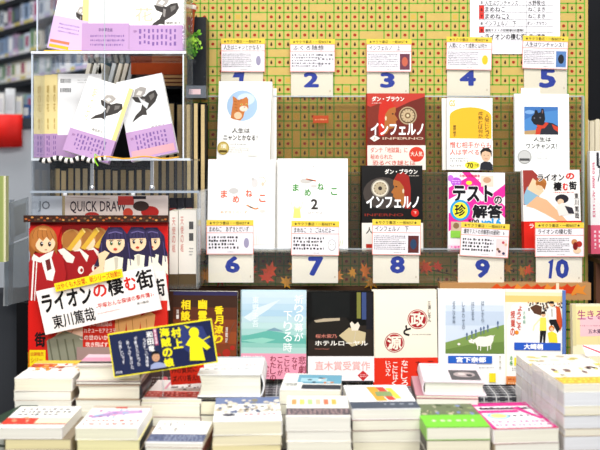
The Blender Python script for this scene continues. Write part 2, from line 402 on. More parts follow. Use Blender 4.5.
# ---------------- far shelves in the blurred background ----------------
def far_pt(u, y):   # u = picture column, the shelf front is an oblique plane
    A0 = Vector((-1.65, 5.0)); dv = Vector((0.29, -0.35)); k = (u-300)/F
    s = (k*A0.y-A0.x)/(dv.x-k*dv.y); q = A0+dv*s
    return Vector((q.x, q.y, EYE-(y-HZ)*q.y/F))
dirv = Vector((0.29, -0.35, 0)).normalized(); nrm = Vector((dirv.y, -dirv.x, 0))
if nrm.y < 0: nrm = -nrm
def mtx(p):
    mm = Matrix((( dirv.x, nrm.x, 0, p.x), (dirv.y, nrm.y, 0, p.y), (0, 0, 1, p.z), (0, 0, 0, 1))); return mm
S0 = far_pt(-12, 100); S1 = far_pt(112, 100); L = (Vector((S1.x, S1.y))-Vector((S0.x, S0.y))).length
base = Vector((S0.x, S0.y, 0)); zs = [EYE-(y-HZ)*5.0/F for y in (120, 84, 59, 31, 4, -24)]
sh = empty('far_bookcase', base, mtx(base).to_euler()); tag(sh, 'white bookcase with dark shelf edges far in the blurred background', 'bookcase')
m = MB(); m.box((0, 0.28, 0), (L, 0.3, zs[-1]+0.1), 'd9dde2'); m.build('back_board', sh)
for z in zs: m = MB(); m.box((0, 0, z-0.028), (L, 0.28, z), '1e2126'); m.build('shelf', sh)
m = MB(); m.box((0, 0.02, 0), (L, 0.28, zs[0]-0.02), 'b9bec6'); m.build('plinth', sh)
far_cols = [('e9ecf2', 'white'), ('cfd8e8', 'pale blue'), ('f2ead8', 'cream'), ('8aa4c8', 'blue'), ('c8a8c8', 'lilac'), ('8aa898', 'green'), ('4d5560', 'dark grey'), ('b8c4d4', 'grey'), ('dfe6f0', 'pale')]
rf = random.Random(5)
rn = ['lowest', 'second lowest', 'middle', 'second highest', 'highest']
for r in range(5):
    x = 0.12; i = 0
    while x < L-0.08:
        wd = rf.uniform(0.03, 0.085); hh = min(rf.uniform(0.105, 0.125), zs[r+1]-zs[r]-0.025) ; c, nm = rf.choice(far_cols[:3]+far_cols)
        if rf.random() > 0.06:
            m = MB(); m.box((0, 0, 0), (wd-0.003, 0.16, hh), M(c, 0.5)); m.box((wd*0.2, -0.0008, hh*0.35), (wd*0.75, 0, hh*0.85), M(rf.choice(['5a6a80', '7c8aa0', 'a0506a', 'f4f4f4', '6a8a5a']), 0.5))
            m.box((0, -0.0006, hh*0.08), (wd-0.003, 0, hh*0.22), M(rf.choice(['c8b8d8', 'e8e8ea', 'd0c070']), 0.5))
            o = m.build('distant_book'); o.matrix_world = mtx(base) @ Matrix.Translation((x, 0.02, zs[r]))
            tag(o, f'blurred {nm} book, {ordn(i)} from left on the {rn[r]} far shelf', 'book', 'books in the far bookcase'); i += 1
        x += wd
# counter with red cloth
a = P(-60, 0, 3.4); b = P(36, 0, 3.4)
cn = empty('low_counter', (a.x, 3.4, 0)); tag(cn, 'pale grey low counter on the floor beyond the stand at left', 'counter')
zt = P(0, 118, 3.4).z; W_ = P(24, 0, 3.4).x-a.x
m = MB(); m.box((0, 0, zt-0.04), (b.x-a.x, 0.5, zt), '3a4048'); m.build('counter_top', cn)
m = MB(); m.box((0.01, 0.01, 0.75), (b.x-a.x-0.01, 0.49, zt-0.04), 'c3c8cf'); m.build('body', cn)
m = MB(); m.box((0.0, 0.02, 0.0), (b.x-a.x-0.02, 0.47, 0.75), '7d838c'); m.build('base', cn)
m = MB(); zr = P(0, 150, 3.38).z
vs = []; fs = []
for i in range(17):
    x = W_*i/16; yy = 3.375+0.008*math.sin(i*1.3)
    vs += [(a.x+x, yy, zt+0.012), (a.x+x, yy-0.006, (zt+zr)/2), (a.x+x, yy, zr+0.012*i/16)]
for i in range(16):
    for j in range(2): fs.append((i*3+j, i*3+3+j, i*3+4+j, i*3+1+j))
m.add(vs, fs, M('d8201a', 0.6, noise=0.1), True); o = m.build('red_cloth_banner'); so = o.modifiers.new('t', 'SOLIDIFY'); so.thickness = 0.003
tag(o, 'red cloth hanging over the front of the far counter at left', 'cloth')
fc = [('f1f1ee', 'white', 0), ('e8ecf0', 'pale', 9), ('f4f0e0', 'cream', 15), ('3a5a90', 'blue', 21), ('d0803a', 'orange', 15.5)]
for i, (c, nm, x) in enumerate(fc):
    q = P(x, 116, 3.5); m = MB(); hh = [0.1, 0.12, 0.09, 0.06, 0.05][i]; yo = 0.1 if i == 4 else 0.02*i
    m.box((-0.018, -0.008, 0), (0.018, 0.008, hh), M(c, 0.5)); m.box((-0.013, -0.0088, hh*0.3), (0.013, -0.008, hh*0.8), 'd9dbe0')
    o = m.build('propped_booklet'); o.location = (q.x, 3.5+yo, zt); tag(o, f'small {nm} booklet propped up on the counter above the red cloth', 'booklet', 'booklets on the far counter')
# ---------------- dark bookcase behind the acrylic stand ----------------
D2 = 2.16
bc = empty('dark_bookcase', P(120, 100, D2)); o = bc.location; tag(bc, 'dark bookcase packed with books turned page side out behind the stand', 'bookcase')
def bbox_(nm, x0, y0, x1, y1, d, dep, mat, root=bc):
    a, b = P(x0, y1, d), P(x1, y0, d); q = root.location; m = MB(); m.box((a.x-q.x, d-q.y, a.z-q.z), (b.x-q.x, d+dep-q.y, b.z-q.z), mat); return m.build(nm, root)
BK = M('15161a', 0.4)
bbox_('back_board', 52, 88, 190, 480, D2+0.17, 0.01, BK)
bbox_('top_board', 52, 86, 190, 89, D2-0.01, 0.19, BK)
bbox_('shelf', 52, 262, 190, 265, D2, 0.17, BK)
bbox_('side_board', 50, 86, 52, 480, D2-0.01, 0.19, BK)
bbox_('side_board', 189, 86, 191, 480, D2-0.01, 0.19, BK)
zsh = P(0, 262, D2).z
def slat(x0, x1, y0, i, tone, d=D2+0.005, zb=None, lab=None, dark=True):
    a = P(x0, y0, d); b = P(x1, y0, d); zb = zsh if zb is None else zb
    h = a.z-zb; wd = b.x-a.x; root = empty('shelved_book', ((a.x+b.x)/2, d, zb)); c = 0.0016
    tag(root, lab, 'book', 'page side out books behind the stand')
    m = MB(); m.box((-wd/2+c, 0.001, 0.001), (wd/2-c, 0.10, h-0.004), pages(tone)); m.build('page_block', root)
    m = MB(); m.box((-wd/2, 0, 0), (-wd/2+c, 0.104, h), '1b1c22'); m.box((wd/2-c, 0, 0), (wd/2, 0.104, h), '1b1c22'); m.box((-wd/2+c, 0.10, 0), (wd/2-c, 0.104, h), '1b1c22')
    if dark: m.box((-wd/2+c, 0.0, h-0.004), (wd/2-c, 0.1, h-0.001), '1b1c22')
    m.build('cover', root)
i = 0
for x, wd, y in [(154, 6, 101), (162, 5.5, 104), (169.5, 6, 102), (177.5, 6, 103), (184, 4.5, 101)]:
    slat(x-1, x+wd-1, y, i, 'd8bc88', lab=f'tall book turned page side out, {ordn(i)} from left right of the stand rod'); i += 1
# narrow shelf section standing in front of the board's left edge
nb = empty('magazine_file', P(199, 200, 2.08)); tag(nb, 'narrow dark upright file of books left of the numbered board', 'file')
bbox_('back_board', 185.5, 103, 207, 262, 2.115, 0.006, BK, nb); bbox_('base_board', 185.5, 262, 207, 265, 2.04, 0.08, BK, nb)
zn = P(0, 262, 2.04).z
for i, (x, y) in enumerate([(186.5, 104), (193.5, 103), (200.5, 104)]):
    a = P(x, y, 2.045); b = P(x+4.6, y, 2.045); h = a.z-zn; wd = b.x-a.x
    root = empty('shelved_book', ((a.x+b.x)/2, 2.045, zn)); tag(root, f'slim cream-paged book, {ordn(i)} of three in the file left of the board', 'book', 'page side out books in the file')
    m = MB(); m.box((-wd/2+0.001, 0.001, 0.001), (wd/2-0.001, 0.064, h-0.001), pages('e0c690')); m.build('page_block', root)
    m = MB(); m.box((-wd/2, 0, 0), (-wd/2+0.001, 0.066, h), '26241f'); m.box((wd/2-0.001, 0, 0), (wd/2, 0.066, h), '26241f'); m.box((-wd/2+0.001, 0.064, 0), (wd/2-0.001, 0.066, h), '26241f'); m.build('cover', root)
xs = [54, 60.5, 67.5, 74.5, 82, 89.5, 97, 104.5, 112, 120, 128, 136, 144.5]
for i, x in enumerate(xs):
    slat(x, x+6.9+R.uniform(-0.8, 0.2), 168+R.uniform(-1.5, 1.5), i, R.choice(['dcc08c', 'e8d0a0', 'cbb07c']), lab=f'short page side out book, {ordn(i)} from left in the row under the striped cord')
# brown box, thin books, device, pot on the bookcase top
ztop = P(0, 86, D2-0.01).z
def ontop(x0, x1, y0, d, dep, mat, name, label, cat, zb=None):
    a, b = P(x0, y0, d), P(x1, y0, d); zb = ztop if zb is None else zb; m = MB(); return a, b, zb
a, b = P(131, 56, D2), P(183, 56, D2)
zz = ztop
for i in range(3):
    th = 0.0095; W_ = P(181, 0, D2).x-P(150, 0, D2).x; m = MB()
    root = empty('thin_brown_book', ((P(153, 0, D2).x+P(181, 0, D2).x)/2, D2, zz)); tag(root, f'thin brown-edged book lying flat under the orange-brown box, {["lowest","middle","top"][i]} of three', 'book', 'thin books under the box')
    m.box((-W_/2, 0.0, 0.0), (W_/2, 0.1, 0.0015), '6a3a22'); m.box((-W_/2, 0, th-0.0015), (W_/2, 0.1, th-0.0002), '6a3a22'); m.build('cover', root)
    m = MB(); m.box((-W_/2+0.001, 0.001, 0.0016), (W_/2-0.001, 0.099, th-0.0016), pages('c79a68')); m.build('page_block', root); zz += th
W_ = b.x-a.x; bxr = empty('storage_box', ((a.x+b.x)/2, D2, zz)); tag(bxr, 'glossy orange-brown box on thin books behind the clear stand', 'box')
H_ = a.z-zz; m = MB(); m.box((-W_/2, 0, 0), (W_/2, 0.10, H_-0.012), M('a5441c', 0.3, noise=0.15)); m.build('body', bxr)
m = MB(); m.box((-W_/2-0.001, -0.001, H_-0.012), (W_/2+0.001, 0.101, H_), M('b04c22', 0.25, noise=0.1)); m.build('lid', bxr)
for i in range(8):   # leaning booklets left of the box
    x = 84+i*6.1; a = P(x, 0, 2.19); h = P(0, 57, 2.19).z-ztop; th = 0.009; root = empty('leaning_booklet', (a.x, 2.19, ztop+0.001), (0, math.radians([13, 14, 13, -9, 14, 15, 15, 14][i]) , 0))
    tag(root, f'pale booklet with blue-black head, {ordn(i)} from left of those leaning on the bookcase top', 'booklet', 'leaning booklets behind the stand')
    m = MB(); m.box((-th/2, 0, 0), (th/2, 0.08, h-0.014), R.choice(['dcdcd4', 'cfd4d6', 'e6dfcf'])); m.build('page_block', root)
    m = MB(); m.box((-th/2, -0.0004, h-0.014), (th/2, 0.08, h), ['3a5566', '2c3a48', '4c6a78'][i % 3]); m.build('coloured_head', root)
def monitor_art(A): pass
dv = empty('black_device', P(199, 88, 2.07)); tag(dv, 'matt black machine housing behind the stand left of the board', 'machine'); q = dv.location
a, b = P(186, 86, 2.07)-q, P(206.5, 17, 2.07)-q
zb_ = P(0, 98, 2.045).z-q.z
m = MB(); m.prism([(a.x, a.z), (b.x-0.001, a.z), (b.x-0.001, b.z), (a.x+0.012, b.z), (a.x, b.z-0.02)], 0, 0.07, M('16191f', 0.35), axis='y'); m.build('housing', dv)
m = MB(); m.box((a.x+0.002, -0.012, a.z-0.028), (b.x, 0.045, a.z), M('5d626a', 0.3, metal=0.4)); tray = m.build('metal_tray', dv)
m = MB(); m.box((a.x+0.008, -0.0125, a.z-0.02), (b.x-0.012, -0.012, a.z-0.008), 'e8c8cc'); m.build('pink_label', tray)
dv2 = MB(); a = P(182, 24, 2.24); b = P(192, -30, 2.24); dv2.box((a.x, 2.24, a.z), (b.x, 2.3, b.z), M('1c1d22', 0.5)); 
o = dv2.build('dark_panel'); o.name = 'standing_board'; tag(o, 'dark board rising behind the plant pot', 'board')
pot = empty('potted_plant', P(190, 40, 2.02)); tag(pot, 'small green leafy plant spilling from an orange-red pot above the stand', 'plant')
m = MB(); m.lathe((0, 0, 0), [(0.012, 0), (0.016, 0.02), (0.019, 0.062), (0.0215, 0.064), (0.0215, 0.08), (0.018, 0.08), (0.017, 0.066)], M('bb4a20', 0.5, noise=0.1)); po = m.build('pot', pot); po.location = (-0.008, 0.0, 0.0)
m = MB(); m.lathe((0, 0, 0), [(0.0195, 0.0655), (0.0222, 0.067), (0.0222, 0.076), (0.0195, 0.0762)], 'efe6da'); m.build('rim_label', po)
m = MB(); rp = random.Random(2)
for i in range(46):
    cx, cy, cz = rp.gauss(0.008, 0.009), rp.uniform(-0.03, -0.012), rp.gauss(-0.012, 0.014); r = rp.uniform(0.003, 0.0065)
    e = Matrix.Translation((cx, cy, cz)) @ Matrix.Rotation(rp.uniform(0, 6), 4, 'Y') @ Matrix.Rotation(rp.uniform(-0.8, 0.8), 4, 'X')
    m.add([e @ Vector(p) for p in [(-r, 0, 0), (-0.4*r, -0.2*r, 0.7*r), (r*0.6, 0, r*0.5), (r*1.2, 0.1*r, 0), (r*0.5, 0, -r*0.6), (-0.4*r, 0.2*r, -0.6*r)]], [(0, 1, 2, 3, 4, 5)], M(rp.choice(['5aa32a', '7fc43a', 'a8d84a', '3c7a1e']), 0.5))
    m.tube([(0.0, -0.016, 0.0), (cx*0.6, cy, 0.006+cz*0.3), (cx, cy, cz)], 0.0006, '6aa038', 5)
m.build('foliage', pot)

# ---------------- clear acrylic stand at left ----------------
ST = 1.86
st = empty('acrylic_display_stand', P(108, 300, ST)); tag(st, 'clear acrylic stepped stand with chrome rods and three shelves at left', 'display stand')
def part(nm, x0, y0, x1, y1, d0, d1, mat):
    a, b = P(x0, y1, d0), P(x1, y0, d0); q = st.location; m = MB(); m.box((a.x-q.x, d0-q.y, a.z-q.z), (b.x-q.x, d1-q.y, b.z-q.z), mat); o_ = m.build(nm, LASTP[0] if nm.endswith('_edge') and LASTP else st)
    if not nm.endswith('_edge'): LASTP[:] = [o_]
    return o_
LASTP = []
part('shelf', 31, 51.5, 186, 53.2, 1.84, 2.02, acrylic((0.95, 0.96, 0.98), 0.05))
part('shelf_front_edge', 31, 51.2, 186, 53.6, 1.836, 1.84, M('dfe4ea', 0.15))
part('shelf', 31, 158.5, 190, 160.4, 1.84, 2.02, acrylic((0.95, 0.96, 0.98), 0.05))
part('shelf_front_edge', 31, 158.2, 190, 160.6, 1.836, 1.84, M('c9d0d8', 0.15))
part('shelf', 30, 191, 199, 192.6, 1.84, 2.02, acrylic((0.95, 0.96, 0.98), 0.05))
part('shelf_front_edge', 30, 190.7, 199, 193, 1.836, 1.84, M('9aa4b0', 0.15))
part('shelf', 30, 287, 199, 289, 1.86, 2.02, acrylic((0.95, 0.96, 0.98), 0.05))
part('side_panel', 31.5, 54, 32.6, 287, 1.842, 2.02, acrylic((0.93, 0.95, 0.98), 0.06))
part('side_panel', 36.5, -60, 37.6, 51, 1.842, 2.0, acrylic((0.93, 0.95, 0.98), 0.06))
part('side_panel', 182.6, -60, 183.8, 158, 1.842, 2.0, acrylic((0.93, 0.95, 0.98), 0.06))
part('side_panel', 197, 193, 198.4, 287, 1.842, 2.0, acrylic((0.93, 0.95, 0.98), 0.06))
part('panel_edge', 31.2, 54, 32.8, 158, 1.838, 1.842, M('b9c4d0', 0.2)); part('panel_edge', 182.6, 54, 183.8, 158, 1.838, 1.842, M('d9dfe6', 0.2))
part('panel_edge', 36.5, -60, 37.6, 51, 1.838, 1.842, M('c2ccd8', 0.2))
part('back_panel', 31, 161, 198, 287, 2.016, 2.019, acrylic((0.96, 0.97, 0.98), 0.04))
CH = M('e6e9ee', 0.12, metal=0.9)
for x, y0, y1, dd in [(104.6, 53.6, 150, 1.838), (92, 161, 190, 1.85), (152, 161, 190, 1.85), (104.6, -60, 51, 1.838)]:
    m = MB(); q = st.location; a, b = P(x, y0, dd)-q, P(x, y1, dd)-q; r = 0.0009 if y1 in (150, 51) else 0.0038
    m.tube([b, a], r, CH if r > 0.002 else M('a8b0bb', 0.2), 12)
    if r > 0.002: m.lathe((b.x, b.y, b.z), [(0.0055, 0), (0.0055, 0.008), (0.004, 0.009)], CH, 12)
    m.build('rod', st)
for x in (65, 133):
    m = MB(); q = st.location; a = P(x, 194.5, 1.834)-q; m.ell = None; m.lathe((a.x, a.y, a.z), [(0.0045, -0.003), (0.0045, 0.003)], M('eef0f2', 0.3), 12); m.build('bolt_cap', st)
# striped cord and ribbons on the second shelf
m = MB(); BWm = lambda i: M('f4f1ea', 0.6) if (i//3) % 2 else M('1a191a', 0.6)
pts = [P(40+i*0.93, 163.5+1.5*math.sin(i*0.25)-0.0*i, 1.825)+Vector((0, 0, 0.008)) for i in range(72)]
m.tube(pts, 0.0052, '1a191a', 10, mfun=BWm); tag(m.build('striped_cord'), 'black and white twisted cord along the front edge of the middle shelf', 'cord')
m = MB(); m.tube([P(95+i*7, 157.6-1.2*math.sin(i*1.1), 1.822) for i in range(13)], 0.0014, M('e3a52c', 0.4)); tag(m.build('yellow_ribbon'), 'thin orange-yellow ribbon tied along the books on the middle shelf', 'ribbon')
m = MB(); m.tube([P(60+i*5, 158.6-0.8*math.sin(i*1.7), 1.833) for i in range(9)]+[P(95, 154, 1.828), P(94.5, 160, 1.82), P(98, 166, 1.818)], 0.0013, M('8fd02c', 0.4)); tag(m.build('green_ribbon'), 'thin lime green ribbon hanging over the striped cord', 'ribbon')

# lavender banded books
LAV = 'b793be'; CR = 'e6d08c'
def butterfly(A, cx, cy, s, flip=1):
    D = '3c3836'; k = 1.75*flip; B = lambda pts, c: A.poly([(cx+u*s*k, cy+v*s) for u, v in pts], c)
    B([(-1.7, 2.1), (-1.2, 1.4), (-0.5, 0.9), (-0.2, 0.2), (-0.9, -0.1), (-1.2, -0.7), (-0.4, -0.8), (0.2, -0.5), (0.8, -0.9), (1.5, -1.0), (1.7, -0.4), (1.3, 0.3), (0.6, 0.8), (0.1, 1.1), (0.1, 1.6), (-0.4, 1.5), (-0.9, 1.7)], D)
    B([(-1.0, -0.7), (-0.7, -1.5), (0.0, -1.7), (0.6, -1.4), (0.3, -0.8), (-0.2, -0.5)], 'a8a29c'); B([(-0.7, -0.9), (-0.3, -1.3), (0.1, -1.1), (-0.2, -0.7)], 'dedad4')
    B([(0.7, -0.5), (1.3, -0.7), (1.3, -0.3), (0.8, 0.1)], '6e6a66'); B([(-0.1, -0.3), (0.2, -0.2), (0.1, 0.7), (-0.1, 0.6)], '8d8884')
def flower_cover(spine_side):
    def f(A):
        if spine_side == 'L': A.rect(0, 0, 9, 100, CR)
        elif spine_side == 'R': A.rect(91, 0, 100, 100, CR)
        A.vtext('朝の花', 24, 12, 56, 9, 'c9bc94'); butterfly(A, 62, 32, 10); A.text('椎名和子', 44, 62, 68, 66, '8a8580')
    return f
def lav_band(A):
    x0, y0, x1, y1 = A.b; A.lines(x0+16, y0+(y1-y0)*0.15, x1-14, y0+(y1-y0)*0.8, 9, '7a5a96', vertical=True)
    A.text('発売中', x0+8, y0+(y1-y0)*0.2, x0+14, y0+(y1-y0)*0.3, '7a4a80')
# top shelf
def backcov(A):
    A.rect(0, 0, 13, 100, CR)
stand('lavender_banded_book', (82, -45, 129, 51), 1.88, 0.014, 'cream-spined back cover with lavender band leaning left on the top clear shelf', group='lavender banded books', abox=(0, 0, 100, 100), cover='f3efe4', art=backcov, band=(0.29, LAV, lambda A: A.text('年中夢念誌', 35, 76, 65, 80, '5a3a70', rot=0) or A.lines(18, 82, 92, 96, 3, '7a5a96')), spine='R')
stand('lavender_banded_book', (129, -45, 185, 51), 1.88, 0.014, 'front cover with dark fish and lavender band, rightmost on the top clear shelf', group='lavender banded books', abox=(0, 0, 100, 100), cover='f7f5ef', art=lambda A: (A.text('花', 10, 54, 42, 69, 'c8bca4'), butterfly(A, 62, 58, 9), A.text('鏡野 朱子', 66, 69, 92, 72, '77726c')), band=(0.27, LAV, lav_band), spine='L')
stand('lavender_banded_book', (47, -42, 82, 51.0), 1.88, 0.012, 'slanting book with lavender band and gold strip at left of the top clear shelf', roll=11, group='lavender banded books', abox=(0, 0, 100, 100), cover='f3f1f4', art=lambda A: butterfly(A, 75, 62, 8), band=(0.36, 'cdb2dc', lambda A: (A.lines(20, 70, 80, 82, 3, '8a6aa0'), A.rect(4, 90, 60, 93, 'c87858'), A.rect(4, 95, 60, 98.5, 'f0b030'))), spine='L')
m = MB(); m.box((0, 0, 0), (0.075, 0.02, 0.003), M('f0b82c', 0.4)); o = m.build('yellow_strip'); o.location = P(44, 51.5, 1.845); tag(o, 'yellow strip lying on the left end of the top clear shelf', 'strip')
# middle shelf: three spines, a back cover, two leaning front covers
DM = 1.93
def spine_lines(A, c='d2b86c'): A.vtext('朝の花', 50, 12, 45, 34, c); A.vtext('椎名', 50, 52, 66, 24, c)
for i, (x0, x1, y0) in enumerate([(34, 44.5, 76), (44.5, 51.5, 75), (51.5, 57.5, 74.5)]):
    q = P((x0+x1)/2, 157.8, DM); wd = (x1-x0)*DM/F; h = (158-y0)*DM/F
    root = empty('lavender_banded_book', q); tag(root, f'cream spine with lavender foot, {["leftmost","middle","rightmost"][i]} of three spines on the middle clear shelf', 'book', 'lavender banded books')
    m = MB(); m.box((-wd/2, 0, 0), (wd/2, 0.001, h), M('e9d596', 0.45)); m.box((-wd/2, 0.001, 0), (-wd/2+0.0008, 0.075, h), 'f3efe4'); m.box((wd/2-0.0008, 0.001, 0), (wd/2, 0.075, h), 'f3efe4')
    e = Art(m, (0, 0, 100, 100), wd, h, 0)
    A2 = MB(); Aa = Art(A2, (0, 0, 100, 100), wd, h, 0.0002); spine_lines(Aa)
    for k_, f in enumerate(A2.f): pass
    m.add([(v[0], -v[2]-0.0003, v[1]) for v in A2.v], A2.f, 'b99a50'); m.build('cover', root)
    m = MB(); m.box((-wd/2+0.0009, 0.0011, 0.001), (wd/2-0.0009, 0.073, h-0.001), pages()); m.build('page_block', root)
    m = MB(); m.box((-wd/2-0.0002, -0.0004, 0.0005), (wd/2+0.0002, -0.0001, h*0.29), LAV); 
    A2 = MB(); Aa = Art(A2, (0, 0, 100, 100), wd, h*0.29, 0.0002); Aa.lines(25, 8, 80, 90, 2, '7a5a96', vertical=True); m.add([(v[0], -v[2]-0.0005, v[1]) for v in A2.v], A2.f, '7a5a96'); m.build('paper_band', root)
def barcode(A, x0, y0, x1, y1):
    A.n += 1; x = x0
    while x < x1: wv = R.uniform(0.5, 1.6); A.rect(x, y0, min(x+wv, x1), y1, '222222', False); x += wv+R.uniform(0.5, 1.3)
stand('lavender_banded_book', (57.5, 73.5, 101, 157.8), DM, 0.012, 'white back cover with two barcodes and lavender band beside the cream spines', yaw=0, group='lavender banded books', abox=(0, 0, 100, 100), cover='f4f4f4', art=lambda A: (barcode(A, 5, 6, 30, 11), barcode(A, 5, 17, 30, 22), A.lines(45, 6, 85, 12, 2, 'b8b8b8')), band=(0.27, LAV, lambda A: A.lines(55, 78, 95, 95, 3, '8a6aa0')), spine='L', lean=2)
stand('lavender_banded_book', (62, 78, 109, 157), 1.865, 0.016, 'tilted book with dark fish cover and lavender band in front of the barcoded back cover', roll=17, lean=8, group='lavender banded books', abox=(0, 0, 100, 100), cover='fbfaf6', art=flower_cover('R'), band=(0.30, LAV, lav_band), spine='R')
stand('lavender_banded_book', (131, 75, 178, 157), 1.90, 0.016, 'shrink-wrapped dark fish cover with lavender band leaning on the right of the middle shelf', roll=-12, lean=6, group='lavender banded books', abox=(0, 0, 100, 100), cover='f1f2f3', art=lambda A: (butterfly(A, 50, 30, 11, 1), A.poly([(40, 22), (48, 28), (60, 34), (54, 40), (45, 33)], 'd2d4d6'), A.text('椎名和子', 55, 62, 85, 66, '8a8580')), band=(0.36, LAV, lambda A: (lav_band(A), A.rect(4, 88, 96, 97, 'd8a0a8'))), spine='L')
# cards between shelves
slab('clear_name_plate', (33, 196, 62, 224), 1.9, 0.002, 'pale card lettered JO standing left of the sketched banner on the lower shelf', 'card', 'b9c0c8', lambda A: A.text('JO', 38, 201, 50, 212, '6a7078', 0.02))
def quick(A):
    A.text('QUICK DRAW', 70, 201, 126, 213.5, '3a3038', 0.012)
    A.rect(118, 196, 134, 205, 'b03a34'); A.ell(150, 212, 9, 6, 'a5231f'); A.ell(128, 213, 5, 5, 'b8402e'); A.ell(92, 215, 7, 3, 'a5302a'); A.ell(141, 206, 8, 5, '3a2c28')
    A.line([(66, 197), (110, 198.5)], 0.5, 'b09a90'); A.rect(133, 196, 146, 199, '26242a')
slab('sketch_banner', (65, 195.5, 168, 222), 1.9, 0.003, 'off-white banner lettered QUICK DRAW on the lower clear shelf', 'banner', 'd2c5bd', quick)
# white books with pink spine lettering right of the girls poster
for i, (x0, x1) in enumerate([(169.5, 178), (178.6, 196)]):
    q = P((x0+x1)/2, 287, 1.905); wd = (x1-x0)*1.905/F; h = (287-211+i)*1.905/F
    root = empty('white_spined_book', q); tag(root, ['narrow white book with faint pink lettering right of the large poster', 'white book showing its barcoded side, between the poster and the numbered board'][i], 'book', 'white books on the lower shelf')
    m = MB(); m.box((-wd/2, 0, 0), (wd/2, 0.001, h), M('ece8dd', 0.4)); m.box((-wd/2, 0.001, 0), (-wd/2+0.001, 0.09, h), 'ece8dd'); m.box((wd/2-0.001, 0.001, 0), (wd/2, 0.09, h), 'ece8dd')
    A2 = MB(); Aa = Art(A2, (0, 0, 100, 100), wd, h, 0)
    if i == 0: Aa.vtext('天使の柩', 50, 8, 55, 40, 'd08a80')
    else: Aa.vtext('天使の柩', 20, 8, 55, 18, 'd08a80'); Aa.rect(60, 15, 85, 25, '555555'); Aa.rect(60, 30, 85, 40, '555555'); Aa.lines(60, 48, 85, 60, 3, '888888')
    for (vv, ff, mi_) in [(A2.v, A2.f, None)]:
        for f, mm_ in zip(A2.f, A2.m): m.add([(A2.v[k][0], -A2.v[k][2]-0.0002, A2.v[k][1]) for k in f], [tuple(range(len(f)))], A2.mats[mm_])
    m.build('cover', root)
    m = MB(); m.box((-wd/2+0.0011, 0.0011, 0.001), (wd/2-0.0011, 0.089, h-0.001), pages()); m.build('page_block', root)
    m = MB(); m.box((-wd/2-0.0003, -0.0006, 0), (wd/2+0.0003, -0.0003, h*0.17), '5a4a32'); m.build('paper_band', root)
for i, x in enumerate((172, 180, 188)):
    q = P(x, 210, 1.99); m = MB(); m.box((-0.008, 0, 0), (0.008, 0.02, 0.05), '26262c'); m.box((-0.007, -0.001, 0.034), (0.007, 0, 0.044), ['8a3a34', '6a6a70', 'c05a4a'][i]); o = m.build('dark_case'); o.location = P(x+1, 218, 1.995)
    tag(o, f'small dark case behind the white books, {["left","middle","right"][i]} of three', 'case', 'dark cases behind the white books'); o.location.z = P(0, 287, 1.905).z
    o.scale = (1, 1, (P(0, 198, 1.995).z-o.location.z)/0.05)

# left edge: acrylic leaflet holders and easel
lh = empty('leaflet_holder', P(18, 292, 1.9)); tag(lh, 'empty clear acrylic leaflet holder at the left edge beside the large poster', 'leaflet holder'); q = lh.location
def lhp(nm, pts, th, mat):
    m = MB(); P3 = [P(x, y, 1.9)-q for x, y in pts]; m.prism([(p.x, p.z) for p in P3][::-1], 0, th, mat, axis='y'); return m.build(nm, lh)
lhp('front_panel', [(9, 203), (28, 197), (28, 236), (11, 243)], 0.003, acrylic((0.5, 0.54, 0.58), 0.2))
lhp('inner_card', [(13, 207), (25, 203), (25, 232), (14, 237)], 0.001, M('454f5c', 0.4))
lhp('lower_panel', [(4, 247), (28, 238), (29, 300), (5, 306)], 0.003, acrylic((0.55, 0.58, 0.6), 0.12))
lhp('back_panel', [(6, 200), (10, 200), (8, 306), (3, 306)], 0.03, acrylic((0.7, 0.75, 0.8), 0.3))
for c in lh.children:
    if c.name.startswith('inner'): c.location.y = 0.006
slab('green_edged_book', (-6, 176, 5.5, 262), 1.83, 0.02, 'green-edged cream book cut off by the left side of the photo', 'book', 'b9bd86', lambda A: (A.rect(-6, 176, 3, 262, '8f9c58'), A.rect(4.6, 176, 5.5, 262, 'efe8d0')))
es = empty('sloping_acrylic_panel', P(10, 380, 1.95)); tag(es, 'dark sloping acrylic panel with pale edges at the lower left', 'panel'); q = es.location
m = MB(); pp = [P(-30, 300, 1.97)-q, P(34, 284, 1.97)-q, P(34, 400, 1.97)-q, P(-30, 430, 1.97)-q]; m.prism([(p.x, p.z) for p in pp][::-1], 0, 0.004, M('3a3d42', 0.3), axis='y'); m.build('sheet', es)
for y in (0, 60, 94):
    m = MB(); m.tube([P(-10, 316+y, 1.955)-q, P(24, 294+y, 1.955)-q], 0.0016, M('9aa2ac', 0.2)); m.build('pale_edge', es)
slab('black_easel_post', (16.5, 303, 29.5, 400), 1.9, 0.015, 'flat black post left of the large girls poster', 'post', M('0c0c0f', 0.5))
m = MB(); a = P(-40, 380, 1.99); b = P(36, 170, 2.2)
slab('grey_divider', (-40, 288, 40, 440), 2.05, 0.01, 'grey ribbed divider panel behind the easel post', 'divider', M('4b4e54', 0.5), lambda A: [A.rect(-40, y, 40, y+2, '3a3c42') for y in range(292, 436, 8)])
